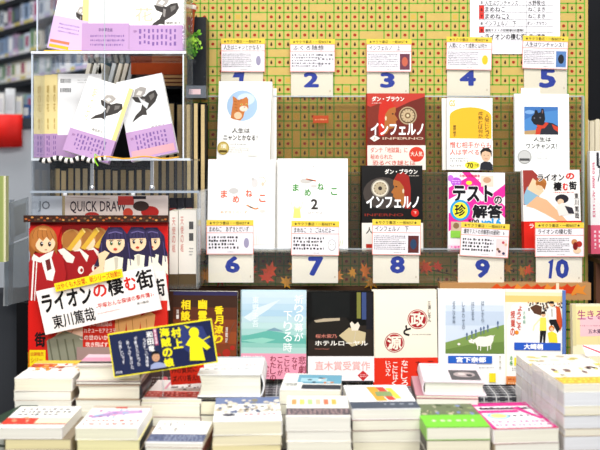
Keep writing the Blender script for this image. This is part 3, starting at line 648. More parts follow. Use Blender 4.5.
# ---------------- ranking sheet, numbered cards and review slips ----------------
BLUE = '17339a'; PK = 'e9836c'
def ranking(A):
    rows = [(-2, 8, '人生はワンチャンス', '水野敬也', 0), (11.5, 19.5, 'まめねこ', 'ねこまき', 1), (19, 28, 'まめねこ2', 'ねこまき', 1), (28, 36.5, 'インフェルノ　下', 'ダン・ブラウン', 0), (37, 39, '爆笑テストの珍解答500連発!! 6', '', 1), (33, 38, '', '', 0)]
    K = '17171a'
    A.text('人生はワンチャンス', 485, 0.3, 518, 5.6, K, 0.012); A.text('水野敬也', 528, 0.3, 545, 5.6, K)
    A.rect(479, 5, 484, 19, 'd9342a'); A.rect(479, 26.5, 484, 33, 'd9342a')
    A.text('まめねこ', 485, 6.7, 505, 11.9, K, 0.02); A.text('ねこまき', 528, 7, 545, 11.6, K)
    A.text('まめねこ2', 485, 13.6, 509, 19, K, 0.02); A.text('ねこまき', 528, 14, 545, 18.4, K)
    A.text('インフェルノ　下', 485, 21, 516, 26, K, 0.005); A.text('ダン・ブラウン', 527, 21.3, 547, 25.4, K)
    A.text('爆笑テストの珍解答500連発!!', 485, 28.8, 524, 31.8, K, 0.01)
    A.text('ライオンの棲む街', 485, 33.6, 526, 39.6, K, 0.02); A.text('東川篤哉', 529, 34, 545, 38, K)
    A.n += 1
    for y in (-60, 5.6, 12.6, 19.6, 26.6, 32.6, 40): A.rect(479, y-0.15, 553, y+0.15, '777777', False)
    for x in (479, 484, 526.5): A.rect(x-0.15, -60, x+0.15, 40, '777777', False)
    for i, n in enumerate(['5', '6', '7', '8', '9', '10']): A.text(n, 480.5, [1, 8, 15, 22, 29, 35.5][i], 482.6, [4, 11, 18, 25, 32, 38.5][i], K)
slab('ranking_sheet', (470, -50, 560, 54), 2.146, 0.0008, 'white ranking list with red cells pinned high on the board at right', 'poster', 'f3f1f6', ranking)
NW = [0, 'one', 'two', 'three', 'four', 'five', 'six', 'seven', 'eight', 'nine', 'ten']
NB = [0, 'half hidden behind the ginger cat book', 'above an empty place on the rack', 'above the red novel', 'above the mustard paperback', 'above the black dog book', 'below the orange titled book', 'below the green titled book', 'below the black novel', 'below the magenta striped book', 'below the red banded mystery book']
ND = [0, 'with a small grey oval, over the ginger cat book', 'over the empty place of the rack', 'with tiny dark cover picture, above the red novel', 'with a small mustard shape', 'with a tiny black dog picture', 'overlapping the orange titled book', 'with a small round face drawing', 'overlapping the black novel', 'tilted, with tiny manga crowd picture', 'with two tiny girls, overlapping the mystery book']
def numcard(n, box, d, tbox, ink):
    def f(A):
        if n == 1: A.poly([(232.5, 77.5), (234.5, 72.3), (244.5, 71.8), (243.5, 80), (242, 90.5), (237.8, 91), (239.2, 77.5)], BLUE)
        elif n == 10: A.poly([(548, 262), (552.5, 259.3), (553.5, 259.3), (551.5, 278.5), (548.5, 278.5), (549.8, 264)], BLUE); A.text('0', 555.5, 259, 569, 278.5, BLUE, 0.045)
        else: A.text(str(n), *ink, BLUE, 0.045)
        A.rect(box[2]-3.5, box[3]-7, box[2]-2.6, box[3]-5, 'b9a894')
    o = slab('number_card', box, d, 0.0008, f'cream card lettered with a bold blue {NW[n]} ' + NB[n], 'number card', 'e6dfcc' if n < 6 else 'efe9da', f, group='numbered cards')
    W_, H_ = (box[2]-box[0])*d/F, (box[3]-box[1])*d/F
    m = MB(); m.box((-W_/2-0.002, -0.002, 0.0022), (W_/2+0.002, H_, 0.0026), acrylic((0.99, 0.99, 0.99), 0.01)); m.build('clear_sleeve', o)
def slip(n, box, d, title, roll, mini):
    x0, y0, x1, y1 = box; h = y1-y0; w_ = x1-x0
    def f(A):
        A.rect(x0, y0, x1, y0+h*0.16, 'e6ca48'); A.text('★サクラ書店・一般BEST★', x0+w_*0.06, y0+h*0.04, x1-w_*0.08, y0+h*0.135, '2a2414', 0.01)
        A.text(title, x0+w_*0.06, y0+h*0.19, x1-w_*(0.1 if len(title) > 8 else 0.25), y0+h*0.34, '1a1a1c', 0.015)
        for y in (0.165, 0.37, 0.985): A.rect(x0, y0+h*y-0.25, x1, y0+h*y+0.25, PK)
        A.rect(x0, y0+h*0.165, x0+0.5, y1, PK); A.rect(x1-0.5, y0+h*0.165, x1, y1, PK)
        hand = n in (6, 7, 9)
        if hand: A.lines(x0+w_*0.05, y0+h*0.45, x0+w_*0.68, y0+h*0.85, 4, '141418', 0.7)
        else: A.lines(x0+w_*0.04, y0+h*0.44, x0+w_*0.70, y0+h*0.86, 8 if n != 2 else 5, '5c5c64', 0.6)
        A.lines(x0+w_*0.45, y0+h*0.9, x0+w_*0.6, y0+h*0.95, 1, '999999')
        mini(A, x0+w_*0.74, y0+h*0.45, x1-w_*0.04, y0+h*0.93)
    slab('review_slip', box, d, 0.0006, f'yellow-headed review slip {ND[n]}', 'slip', 'ece8ee', f, roll=roll, group='review slips')
def mi_pic(c, c2):
    return lambda A, a, b, c_, d_: (A.rect(a, b, c_, d_, c), A.ell((a+c_)/2, (b+d_)/2, (c_-a)*0.3, (d_-b)*0.3, c2))
def mi_hand(A, a, b, c, d): A.ell((a+c)/2, (b+d)/2-1, (c-a)*0.25, (d-b)*0.3, '9a94b0')
def mi_txt(A, a, b, c, d): A.lines(a-5, b-1, c, d-4, 3, '77777c')
def mi_face(A, a, b, c, d): A.ell((a+c)/2, (b+d)/2, (c-a)*0.4, (d-b)*0.35, 'bdbdc2'); A.ell((a+c)/2, (b+d)/2, (c-a)*0.33, (d-b)*0.29, 'f5f3f1'); A.rect((a+c)/2-1.6, (b+d)/2-1, (a+c)/2-0.8, (b+d)/2-0.2, '555555'); A.rect((a+c)/2+0.8, (b+d)/2-1, (a+c)/2+1.6, (b+d)/2-0.2, '555555')
TOPD, LOWD = 2.145, 1.952
upper = [(1, (221, 71, 263, 97), (233, 71.5, 246, 84.5), (221, 38.5, 265, 72), '人生はニャンとかなる！', 0, mi_hand),
         (2, (291, 70, 333, 97), (303.5, 72, 319, 87.5), (290, 39, 335, 72), 'ふくろ随想', 0, mi_txt),
         (3, (367, 70, 409, 97), (380, 72.5, 395, 88), (366.5, 39, 411.5, 72), 'インフェルノ　上', 0, mi_pic('6a3a4a', 'c0604a')),
         (4, (447, 68, 490, 96), (459.5, 70, 476, 86), (446, 37, 491.5, 70), '人間にとって成熟とは何か', 1, mi_pic('f3eede', 'f0c030')),
         (5, (524, 66, 567, 94), (539, 68.5, 556, 88), (522, 36, 567.5, 69), '人生はワンチャンス！', 1.5, mi_pic('5a80b8', '22242c'))]
lower = [(6, (208.5, 252, 253.5, 282.5), (225, 256, 240, 273), (206.5, 220, 253.5, 254.5), 'まめねこ　あずきとだいず', 0, mi_hand),
         (7, (292, 252, 338, 283), (308, 256.5, 323.5, 276), (291, 221, 339, 255.5), 'まめねこ　2　ごはんだよー', 0.6, mi_face),
         (8, (373, 252, 419, 283), (390, 256, 405, 273.5), (372, 219.5, 420.5, 255), 'インフェルノ　下', 0.6, mi_pic('5a2a2a', '2a4060')),
         (9, (458, 254, 504, 284), (475, 259, 490, 278), (459.5, 223, 508, 257), '爆笑テストの珍解答500連発!!　6', 3, lambda A, a, b, c, d: (A.rect(a, b, c, d, 'e6d0d0'), [A.ell(R.uniform(a+1, c-1), R.uniform(b+1, d-1), 1.4, 1.4, q) for q in ('5a3a4a', 'c04a5a', '8a6a50', 'd8b090', '3a3a5a')])),
         (10, (536, 253, 582, 284), (547, 258.5, 569, 279), (535, 222.5, 584, 257), 'ライオンの棲む街', 0, lambda A, a, b, c, d: (A.ell(a+3, b+4, 3, 3, 'c88a5a'), A.ell(c-3, b+6, 3, 3, 'b03028'), A.ell(c-5, d-4, 4, 3, 'e8c8a8'), A.ell(a+4, b+8, 2.5, 4, '7a1a1a')))]
for n, b1, ink, b2, tt, rl_, mn in upper: numcard(n, b1, TOPD, None, ink); slip(n, b2, TOPD-0.006, tt, rl_, mn)
for n, b1, ink, b2, tt, rl_, mn in lower: numcard(n, b1, LOWD, None, ink); slip(n, b2, LOWD-0.006, tt, rl_, mn)
slab('blank_note', (521, 88, 540, 99), 2.10, 0.0006, 'small blank white note tucked behind the dog photo book', 'note', 'eef0f0', lambda A: A.lines(526, 92, 538, 96, 1, 'c0c0c0'))
slab('red_label', (313, 115.5, 328.5, 123), 2.12, 0.0006, 'tiny red label on the empty place under number 2', 'label', 'b0441f', lambda A: A.lines(315, 118, 327, 121, 1, 'd9a070'))

# ---------------- ranked books ----------------
def cat_cover(A):
    A.ell(240.5, 105.5, 15.6, 15.4, 'a9c6e4', 32); A.ell(244, 99, 9, 6, 'cfe0f0', 18)
    A.poly([(229, 118), (230, 110), (231, 102), (230.5, 96), (233.5, 97.5), (236, 100), (241, 98.5), (244.5, 96.5), (246.5, 99), (246.5, 104), (247, 108), (243, 112), (242, 117), (239, 120.5), (233, 119.5)], 'c9793e')
    A.ell(242, 108.5, 4.2, 2.8, 'efdcc8'); A.ell(236.5, 115.5, 4, 3.6, 'e8c8a4'); A.ell(239.8, 104.3, 1, 0.9, 'e8d86a', 10); A.ell(245, 104, 0.9, 0.9, 'e8d86a', 10)
    A.ell(239.9, 104.3, .4, .7, '20180f', 8); A.ell(245.1, 104, .4, .7, '20180f', 8); A.ell(243, 107, .8, .5, 'c0605a', 8)
    for i in range(4): A.line([(232+i*0.6, 101+i*3), (235+i*0.4, 102+i*3)], 0.5, '9a5526')
    A.line([(236, 99), (237, 101.5)], 0.5, '9a5526'); A.line([(239, 98.6), (239.3, 101.2)], 0.5, '9a5526')
    K = '2c2620'; A.text('人生は', 231, 128, 249, 133, K, 0.0); A.text('ニャンとかなる！', 222.5, 135, 257, 140.5, K, 0.0)
    A.lines(230, 143, 246, 145.5, 1, 'b0b0aa'); A.lines(228, 147, 248, 153, 3, 'c8c4b8'); A.rect(248, 144, 258, 156, 'f4f2e4')
    A.ell(222.5, 148.5, 6, 6.6, 'b59a3a', 24); A.ell(222.5, 148.5, 5, 5.5, 'd8c070', 24); A.rect(218.5, 150.5, 226.5, 153, '5a4818'); A.text('7刷', 220, 144.5, 225.5, 149, 'fffbe8', 0.03)
stand('softcover_book', (216, 81, 270, 161), 2.085, 0.012, 'white book with round ginger cat portrait and gold medal on the upper tier', art=cat_cover, roll=1.2, yaw=-7, lean=3, spine='L', cover='faf9f7')
for i in (0, 1): stand('softcover_book', (222+i*3, 86+i*2, 273+i*3.5, 161), 2.105+i*0.009, 0.005, ['plain white book directly behind the ginger cat book', 'rearmost white book behind the ginger cat book, just peeking out'][i], cover='f4f2ee', lean=3)
def inferno(A, x0, y0, red, up):
    w_, h = 58, 68
    bgc = 'a02a1e' if red else '2a2624'
    X = lambda u: x0+u*w_; Y = lambda v: y0+v*h
    if red:
        A.poly([(X(0), Y(.18)), (X(.3), Y(.3)), (X(.5), Y(.22)), (X(.75), Y(.12)), (X(1), Y(.05)), (X(1), Y(1)), (X(0), Y(1))], '6a241a')
        A.poly([(X(0), Y(.22)), (X(.2), Y(.15)), (X(.35), Y(.16)), (X(.2), Y(.5)), (X(0), Y(.5))], '7a2a1c')
        cx, cy = .70, .33
    else:
        A.ell(X(.35), Y(.4), 20, 16, '423a36', 20); cx, cy = .30, .33
    # profile of a hooded figure in a red cap
    def prof(px, fl, cap, skin):
        pts = [(0, -.16), (.08, -.19), (.15, -.12), (.155, -.06), (.13, -.02), (.19, .06), (.15, .085), (.16, .12), (.13, .14), (.12, .18), (.04, .2), (0, .26), (-.1, .3), (-.08, .05)]
        A.poly([(X(px+fl*u), Y(.33+v)) for u, v in pts], skin)
        A.poly([(X(px+fl*u), Y(.33+v)) for u, v in [(.14, -.13), (.08, -.22), (-.02, -.24), (-.12, -.18), (-.15, .0), (-.14, .3), (-.05, .3), (-.04, .12), (-.03, -.02), (.04, -.1)]], cap)
        A.ell(X(px+fl*.1), Y(.335-.03), 1.1, .7, '2a1810', 8); A.ell(X(px-fl*.02), Y(.37), 1, 2.4, 'd8c8a8', 8)
    prof(.34 if red else .68, 1 if red else -1, 'c22a1c' if red else '9a221a', 'a8662f')
    for r_, c in ((9, 'b09a78'), (7.8, '5a4028'), (6.6, 'c0a884'), (3, '7a6040'), (1.4, 'd8c8a0')) if red else ((9.2, '8a8478'), (8, 'ded6c4'), (6.6, 'b5a68a'), (2, '3a3028')): A.ell(X(cx), Y(cy), r_, r_, c, 24)
    for k in range(12):
        a = k*math.pi/6; A.line([(X(cx)+5*math.sin(a), Y(cy)-5*math.cos(a)), (X(cx)+6.6*math.sin(a), Y(cy)-6.6*math.cos(a))], 0.5, '40342a', k == 0)
    A.text('ダン・ブラウン', X(.08) if red else X(.38), Y(.045), X(.64) if red else X(.95), Y(.12), 'f7f3ec', 0.03); A.lines(X(.08) if red else X(.8), Y(.135), X(.24) if red else X(.97), Y(.155), 1, 'e8dcd0')
    A.text('インフェルノ', X(.06), Y(.44), X(.97), Y(.62), 'ffffff', 0.035)
    if red: A.text('INFERNO', X(.26), Y(.65), X(.97), Y(.685), 'd8c0a8'); A.poly([(X(.04), Y(.665)), (X(.12), Y(.62)), (X(.22), Y(.665)), (X(.12), Y(.715))], 'f2ece0'); A.text('上', X(.09), Y(.645), X(.16), Y(.685), 'a02a1e')
    else: A.text('INFERNO', X(.03), Y(.70), X(.7), Y(.74), '8a2a20'); A.ell(X(.9), Y(.69), 4, 4, 'c8201a', 16); A.text('下', X(.875), Y(.67), X(.93), Y(.71), 'f0e0d0')
def inf_band(A):
    x0, y0, x1, y1 = A.b; A.text('ダンテ「地獄篇」に', x0+3, y0+2, x1-18, y0+7.5, 'c8402a'); A.text('秘められた', x0+3, y0+9, x0+25, y0+14, 'c8402a'); A.text('恐るべき謎とは', x0+5, y0+15, x1-10, y0+20, 'c8402a')
    A.ell(x1-9, y0+9, 7.5, 7.5, 'd03a28', 20); A.text('大人気', x1-15, y0+6, x1-3, y0+11, 'f8e8d8')
stand('hardcover_book', (367.5, 93, 425.5, 170), 2.085, 0.022, 'red novel with capped profile and brass dial on the upper tier', hard=True, art=lambda A: inferno(A, 367.5, 93, True, True), cover='b93022', band=(0.32, 'eadfd6', inf_band), lean=3)
stand('hardcover_book', (362, 165.5, 423, 250), 2.025, 0.022, 'black novel with pale dial and capped profile on the lower tier', hard=True, art=lambda A: inferno(A, 363, 166, False, False), cover='121010', band=(0.32, 'e9e4dc', lambda A: (A.text('人類', 366, A.b[1]+4, 380, A.b[1]+11, '2a2422'), A.rect(366, A.b[3]-6, 378, A.b[3]-2, 'b0281c'))), lean=3, roll=0)
def seijuku(A):
    A.text('GS', 449, 100, 455, 106.5, 'e8b23a', 0.03); A.lines(462, 101, 490, 104, 1, 'e6dcc4')
    A.poly([(449.5, 138.5)]+[(470.5-21*math.cos(a*math.pi/12), 116-9*math.sin(a*math.pi/12)) for a in range(13)]+[(491.5, 138.5)], 'efb42c')
    A.vtext('人間にとって', 487, 113.5, 139, 4.4, '3a3222'); A.vtext('成熟とは何か', 480.5, 111, 138, 4.6, '3a3222'); A.vtext('曽野綾子', 454.5, 125, 137, 2.8, '3a3222')
def sei_band(A):
    y = A.b[1]; A.text('憎む相手からも', 449.5, y+1.5, 491, y+8, 'e05a4a', 0.02); A.text('人は学べる', 449.5, y+9, 479, y+15, 'e05a4a', 0.02)
    A.lines(449.5, y+17.5, 468, y+22, 2, '5a5a5a'); A.text('ベストセラー', 449.5, y+24.5, 463, y+27, '444444')
    A.poly([(479.5, y+29.5), (480.5, y+23), (484, y+21), (490, y+21.5), (493, y+25), (493.5, y+30)], '26262e'); A.ell(485.8, y+15, 4.8, 6.2, 'e0b898', 18)
    A.poly([(480.5, y+16), (480, y+11), (483, y+7.5), (488, y+7), (491.5, y+10.5), (491.5, y+17), (490, y+12), (485, y+10.5), (482, y+12)], '2a2220')
    A.ell(484, y+15, .5, .4, '1a1412', 6); A.ell(487.8, y+15, .5, .4, '1a1412', 6); A.line([(484.4, y+18.4), (487.4, y+18.4)], .4, 'b04a40')
    A.ell(472, y+25, 7.5, 3.8, 'f4e23a', 20); A.text('70', 466.5, y+22.5, 473, y+27.8, '2a2414', 0.03); A.text('万部', 474, y+23.5, 478.5, y+26.5, '2a2414')
stand('softcover_book', (447, 97.5, 492.5, 170), 2.085, 0.011, 'white and mustard paperback with a small portrait on its band', art=seijuku, band=(0.41, 'f6f3f0', sei_band), lean=3, cover='f7f5f1', roll=0.6)
stand('softcover_book', (442.5, 98, 487, 170), 2.10, 0.010, 'plain white paperback edge sticking out left behind the mustard paperback', lean=3, cover='f0ede6')
def dog_cover(A):
    A.rect(524.5, 106.5, 558.5, 134.5, '4c86c4'); A.poly([(524.5, 120), (540, 112), (558.5, 110), (558.5, 106.5), (524.5, 106.5)], '3f72b4'); A.ell(530, 112, 5, 2, '7ea8d8')
    A.poly([(524.5, 134.5), (524.5, 131), (540, 129.5), (558.5, 131), (558.5, 134.5)], 'b59468')
    A.poly([(536, 134.5), (537, 127), (541, 123), (546, 122), (553, 123), (558.5, 126), (558.5, 134.5)], '2a2c36')
    A.poly([(531.5, 120), (532, 116.5), (534.5, 114), (535.5, 109.8), (537.5, 110), (538.5, 112.8), (541, 112), (542, 108.2), (544, 109), (545, 114), (545.5, 119), (544, 124), (539, 126), (534, 124)], '1e2028')
    A.poly([(537, 124.5), (543, 125.5), (546, 122), (549, 123), (545, 128), (538, 129)], 'c8402a'); A.poly([(536.5, 128), (542, 127), (540, 134.5), (535.5, 134.5)], 'c8402a'); A.poly([(552, 124), (558.5, 127), (558.5, 132), (554, 129)], 'c8402a')
    A.ell(534.6, 118, .8, .8, '6a6a78', 8); A.ell(540.5, 117.6, .8, .8, '6a6a78', 8); A.ell(542.8, 111.5, .7, 1.8, '7a5a58', 8)
    K = '2c2620'; A.text('人生は', 533.5, 137, 551, 141.5, K); A.text('ワンチャンス！', 526.5, 143.5, 557, 149, K); A.lines(535, 151.5, 549, 153, 1, 'c0c0c0'); A.frame(535.5, 156, 549, 160, 0.3, 'c8c8c8'); A.lines(537, 157, 548, 159, 1, 'b8b8b8')
    A.ell(524.5, 157, 7, 7, 'a8a8a6', 24); A.ell(524.5, 157, 6, 6, 'c8c8c6', 24); A.rect(519.5, 158.5, 529.5, 161, '4a4a4a')
stand('softcover_book', (515, 93.5, 569.5, 171.5), 2.085, 0.012, 'white book with a photo of a black dog in a red vest', art=dog_cover, lean=3, cover='f6f8f7', roll=0.4)
def kana4(A, cols, x0, y0, c, sz):
    for ch, dx, dy in zip('まめねこ', (0, 12, 25, 38.5), (0, 5, -1, 4)): A.text(ch, x0+dx, y0+dy, x0+dx+sz, y0+dy+sz*1.15, c, 0.03)
def mame1(A):
    kana4(A, 0, 220, 190.5, 'de5626', 6.6)
    A.ell(233, 191, 5, 3, 'c9c6c4'); A.ell(254, 183, 3.4, 4.5, 'd8d4d2'); A.ell(252, 179, 1.6, 1.6, 'c8c4c2'); A.line([(258, 177), (263, 177), (265, 181), (262, 185)], 0.5, 'c9a070'); A.ell(262, 184, 1.5, 2, 'e0c8b0')
    A.line([(246, 205), (250, 207), (255, 209), (258, 208)], 1.3, 'd8843a'); A.line([(249, 206.5), (252, 208)], 1.1, '3a3430'); A.ell(262, 211, 3, 1.6, 'dcd8d0'); A.text('あずきとだいず', 220, 211, 247, 213.6, 'e3b78a')
    for i in range(9): A.line([(252+i*2.2, 244), (252+i*2.2, 234+3*math.sin(i*2))], 0.3, 'e0d0c0')
    A.line([(247, 244.5), (272, 244.5)], 0.3, 'd8ccc0')
stand('softcover_book', (207, 159.5, 274.5, 249.5), 2.02, 0.009, 'white book with orange title and faint cat doodles at left of the lower tier', art=mame1, lean=3, cover='fafafa', roll=0.5, spine='R')
def mame2(A):
    kana4(A, 0, 292.5, 184, '2f8a20', 6.4)
    A.text('2', 311, 199, 318, 209.5, '3a3632', 0.03); A.line([(301, 178), (302, 168), (303, 174)], 0.4, 'a09a94'); A.line([(312, 168), (314, 166), (314, 174)], 0.4, 'a09a94')
    A.ell(306, 181, 6, 2.6, 'c8c4c0'); A.line([(306, 179), (311, 180), (316, 181)], 1.3, 'c0603a'); A.line([(309, 180), (313, 180.6)], 1, '4a3428'); A.ell(314, 186, 3.4, 1.5, 'd0ccc8')
    A.ell(297, 208, 3.6, 3.6, 'f0e6a0'); A.poly([(293, 218), (294, 209), (300, 209), (301, 218)], 'f2e27a'); A.line([(291, 201), (292.5, 209)], 0.8, 'e0d8c8'); A.line([(303, 201), (301, 209)], 0.8, 'e0d8c8'); A.ell(297, 205, 3, 3, 'efe9dc')
    A.text('ごはんだよー', 304, 211.5, 327, 213.8, 'b8b2aa')
    for i in range(10): A.line([(322+i*2.2, 246), (323+i*2.2, 241+2*math.sin(i*2))], 0.35, 'b8d0a0')
stand('softcover_book', (277.5, 158.5, 348, 249.5), 2.02, 0.009, 'white book with green title and a large grey 2 on the lower tier', art=mame2, lean=3, cover='fbfbfa', spine='L')
stand('softcover_book', (273, 160, 300, 249.3), 2.035, 0.006, 'white book spine between the orange titled and green titled cat books', lean=3, cover='f2f0ea')
def tests(A):
    MG = 'e72a9a'
    A.poly([(448.5, 200), (448.5, 188), (470, 176), (474, 186)], MG); A.poly([(462, 172), (470, 172), (505, 206), (505, 218)], MG); A.poly([(505, 184), (505, 196), (470, 222), (455, 222)], MG); A.poly([(448.5, 214), (475, 196), (485, 204), (448.5, 232)], MG)
    A.ell(456, 182, 5.5, 4.5, 'b456d0', 16); A.ell(450.5, 178.5, 3, 3.4, 'c46ad8', 12); A.lines(452, 180, 460, 184, 2, 'f4d8f4')
    A.text('文部の中間解答', 459, 174.5, 480, 177.5, 'c8204a', 0.02); A.text('めくれば', 466, 179, 479, 182.5, 'e03a8a', 0.02); A.ell(469, 183, 3, 2, 'f4e23a')
    A.rect(481, 175.5, 493.5, 186.5, 'e6d2c0'); A.ell(487, 180, 4, 3, 'c89a7a')
    K = '14121a'; A.text('テスト', 452, 184.5, 493.5, 203, 'f7f3f4', 0.10); A.text('テスト', 452.5, 185, 493, 202.5, K, 0.05); A.text('の', 493.5, 195.5, 502.5, 204.5, 'f7f3f4', 0.1); A.text('の', 494, 196, 502, 204, K, 0.04)
    A.ell(460, 210.5, 10, 10.5, '2a9ad8', 28); A.ell(460, 210.5, 7.6, 8.2, 'f2e63a', 28); A.text('珍', 454.5, 204.5, 465.5, 216.5, K, 0.03)
    A.text('解答', 471.5, 204, 503, 219, 'f7f3f4', 0.1); A.text('解答', 472, 204.5, 502.5, 218.5, K, 0.05)
    A.text('500', 468, 219.5, 479, 223.5, K, 0.03); A.text('vol.6', 481, 218, 501, 226, '2a9ad8', 0.05)
    A.rect(451, 222, 462, 231, 'c8b49a'); A.ell(456, 226, 3, 3, '8a6a4a'); A.rect(450.5, 231, 462, 238, '8aca4a'); A.rect(448.5, 245, 462, 249.5, 'f7d8e8'); A.text('大爆笑', 450, 246, 460, 248.8, MG)
stand('softcover_book', (448, 172.5, 505, 250), 2.02, 0.012, 'white book with magenta cross stripes and heavy black lettering on the lower tier', art=tests, lean=3, cover='f4f0f2', roll=0.6)
def lion(A):
    A.poly([(524, 170), (534, 170), (540, 176), (538, 190), (534, 204), (524, 205)], '9a3a32'); 
    A.poly([(524.5, 195), (528, 187), (536, 184), (541, 190), (540, 200), (530, 206), (524.5, 204)], '8ab4cc'); A.poly([(538, 196), (548, 200), (560, 212), (568, 221), (560, 222), (546, 214), (534, 208), (526, 206)], 'e3b48a')
    A.poly([(528, 189), (534, 178), (540, 183), (545, 191), (540, 196), (533, 192)], 'ecc8a4'); A.ell(542.5, 183, 5.6, 5.2, 'b5743c', 18); A.ell(541.5, 187, 3.8, 3, 'e9c29c', 14); A.poly([(536.5, 184), (541, 180), (548, 184), (546, 190), (543, 186)], 'a8642e')
    A.ell(563.5, 199, 7, 4.5, '2c2830', 18); A.ell(562, 202, 3.4, 3, 'ecc8a8', 12); A.poly([(557, 206), (564, 203), (571, 206), (573, 215), (560, 216)], 'e8e4dc'); A.poly([(566, 206), (574, 208), (576, 214), (570, 214)], '33303a')
    K = '18161a'; A.text('ライオン', 538.5, 173.5, 567, 181.5, 'faf8f6', 0.09); A.text('ライオン', 539, 174, 566.5, 181, K, 0.035); A.text('の', 568, 173, 577, 179.5, 'd8281e', 0.04)
    A.text('棲', 555, 182, 563.5, 191, K, 0.04); A.text('む', 564.5, 183, 570, 190.5, 'd8281e', 0.04); A.text('街', 571, 181.5, 579, 190, K, 0.04); A.lines(555, 191.5, 577, 193.5, 1, 'd8483e')
    A.vtext('東川篤哉', 578.5, 193, 219, 4.2, '3a3434')
stand('softcover_book', (523.5, 170, 582.5, 250), 2.02, 0.014, 'red banded mystery book with two cartoon girls at right of the lower tier', art=lion, band=(0.36, 'd8281e', lambda A: (A.text('ライオンの棲む街', 529, A.b[1]+2, 575, A.b[1]+7, 'f8f0ec', 0.02),)), lean=3, cover='f6f3ef', roll=-0.4, yaw=5)

# ---------------- upright row on the plaid ledge ----------------
DR = 1.86
def yurei(A):
    for i, c in enumerate(['3a241a', '5a2e1c', '7a3a20', '8f4522', '7c3c20', '4a2a1c', '2e1e1c']): A.rect(172, 296+i*12, 236, 308+i*12+0.01, c, i == 0)
    A.rect(172, 292, 236, 296, '2e2a50'); A.ell(206, 335, 14, 12, 'a2642c')
    Y = 'f6d81e'
    A.vtext('相談', 184.5, 300, 322, 9.5, Y, 0.04); A.vtext('幽霊', 201.5, 299.5, 322, 9, Y, 0.04); A.vtext('香月涼り', 218, 306, 344, 9, Y, 0.04); A.vtext('連載話', 226, 327, 343, 2.6, 'e8e0d8'); A.vtext('第一', 176.5, 310, 320, 2.6, 'e8e0d8')
    for x, y, r_ in ((226, 353, 4), (218, 356, 3), (232, 348, 2.5), (205, 366, 4)): A.ell(x, y, r_, r_, 'a82a20', 12)
    A.rect(214, 356, 222, 362, '6a2018'); A.rect(172, 364, 236, 386, 'c8321e'); A.line([(226, 345), (230, 330), (234, 322)], 0.6, '6a4a3a')
stand('softcover_book', (167, 292, 236.5, 386), DR, 0.016, 'dark brown and orange book with bold yellow vertical title behind the pop card', art=yurei, cover='3a241a', lean=3, roll=0.5)
def prayer(A):
    for i, c in enumerate(['c9dce6', 'c2d8e6', 'b4d0e0', 'a9cade', 'b8d4dc', 'b9d8d8', 'a5d0cc', '7fc0b4', '8ec8bc', 'a9d4cc']): A.rect(241, 292+i*6.2, 306, 298.3+i*6.2, c, i == 0)
    A.poly([(243, 318), (258, 308), (280, 300), (268, 310), (250, 322)], 'd5e2ea'); A.poly([(241, 337), (255, 334), (268, 331), (282, 333), (296, 338), (306, 339), (306, 344), (241, 343)], '63b3a6'); A.poly([(241, 341), (262, 338), (275, 340), (262, 344)], '92d0c0'); A.poly([(266, 331), (274, 328), (284, 332)], '7a9fb0')
    A.vtext('東野圭吾', 255, 297, 328, 6.4, 'e6f2f4', 0.01); A.vtext('祈りの幕が', 298.5, 295, 342, 9.2, 'f4fafa', 0.01); A.vtext('下りる時', 287.5, 311, 353, 8.6, 'f4fafa', 0.01)
def prayer_b(A):
    y = A.b[1]; c = '8a2038'; A.lines(243, y+1.5, 262, y+4.5, 1, 'f8eaf0')
    A.vtext('悲劇', 302, y+2, y+20, 7.5, c, 0.01); A.vtext('なぜ', 294.5, y+3, y+16, 5.5, c); A.vtext('こじれた', 287, y+2, y+24, 5.2, c); A.vtext('これが', 280, y+3, y+22, 5.2, c); A.vtext('わたしの', 273, y+2, y+27, 5.8, c); A.vtext('人生', 265.5, y+7, y+23, 7.5, c, 0.01)
stand('hardcover_book', (241, 291.5, 306, 379), DR, 0.026, 'pale aqua seascape novel with white vertical title and pink band', hard=True, art=prayer, cover='bcd6e2', band=(0.29, 'f0a0b8', prayer_b), lean=3, roll=0.3, spine='L', abox=(241, 291.5, 306, 379))
def hotel(A):
    A.rect(308, 326, 373, 386, '2a221c'); A.poly([(308, 326), (316, 318), (346, 318), (356, 330), (350, 344), (308, 340)], '1e1a16'); A.rect(312, 293, 350, 318, '101212')
    A.poly([(314, 321), (324, 319), (340, 318.5), (340, 321), (316, 323)], 'b5a58c'); A.ell(327, 313, 7, 6, '121414'); A.rect(357, 293, 361, 319, '7a7a3a'); A.rect(362, 293, 366.5, 320, '3a4a7a'); A.rect(366.5, 293, 373, 330, '1a1820')
    A.poly([(339, 336), (349, 328), (366, 333), (365, 343), (352, 347)], 'c8b890'); A.poly([(350, 324), (352, 322), (355, 325), (358, 322.5), (360, 326), (358, 331), (352, 331)], 'e8dccc'); A.line([(356, 332), (353, 345)], 0.6, 'c8bca8')
    A.text('桜木紫乃', 315.5, 334.5, 337, 338.5, 'c87a6a', 0.01); A.text('ホテルローヤル', 315, 341, 368, 346, 'f4efe6', 0.025); A.text('Hotel Royal', 315, 348.5, 329, 350.2, 'b06a5a')
def hotel_b(A):
    y = A.b[1]; A.text('直木賞受賞作', 315, y+5, 370, y+14, 'e8a8a4', 0.0); A.poly([(357.5, y+19), (363, y+14), (368.5, y+19), (363, y+24.5)], 'c8282a'); A.lines(360, y+17.5, 366.5, y+21, 2, 'f8e0e0'); A.line([(308, A.b[3]-0.8), (373, A.b[3]-0.8)], 1.2, '1c1820')
stand('hardcover_book', (308, 292, 374, 382), DR, 0.022, 'black novel showing a dim room and white horizontal title, white band', hard=True, art=hotel, cover='0d0c0b', band=(0.285, 'f4eff0', hotel_b), lean=3)
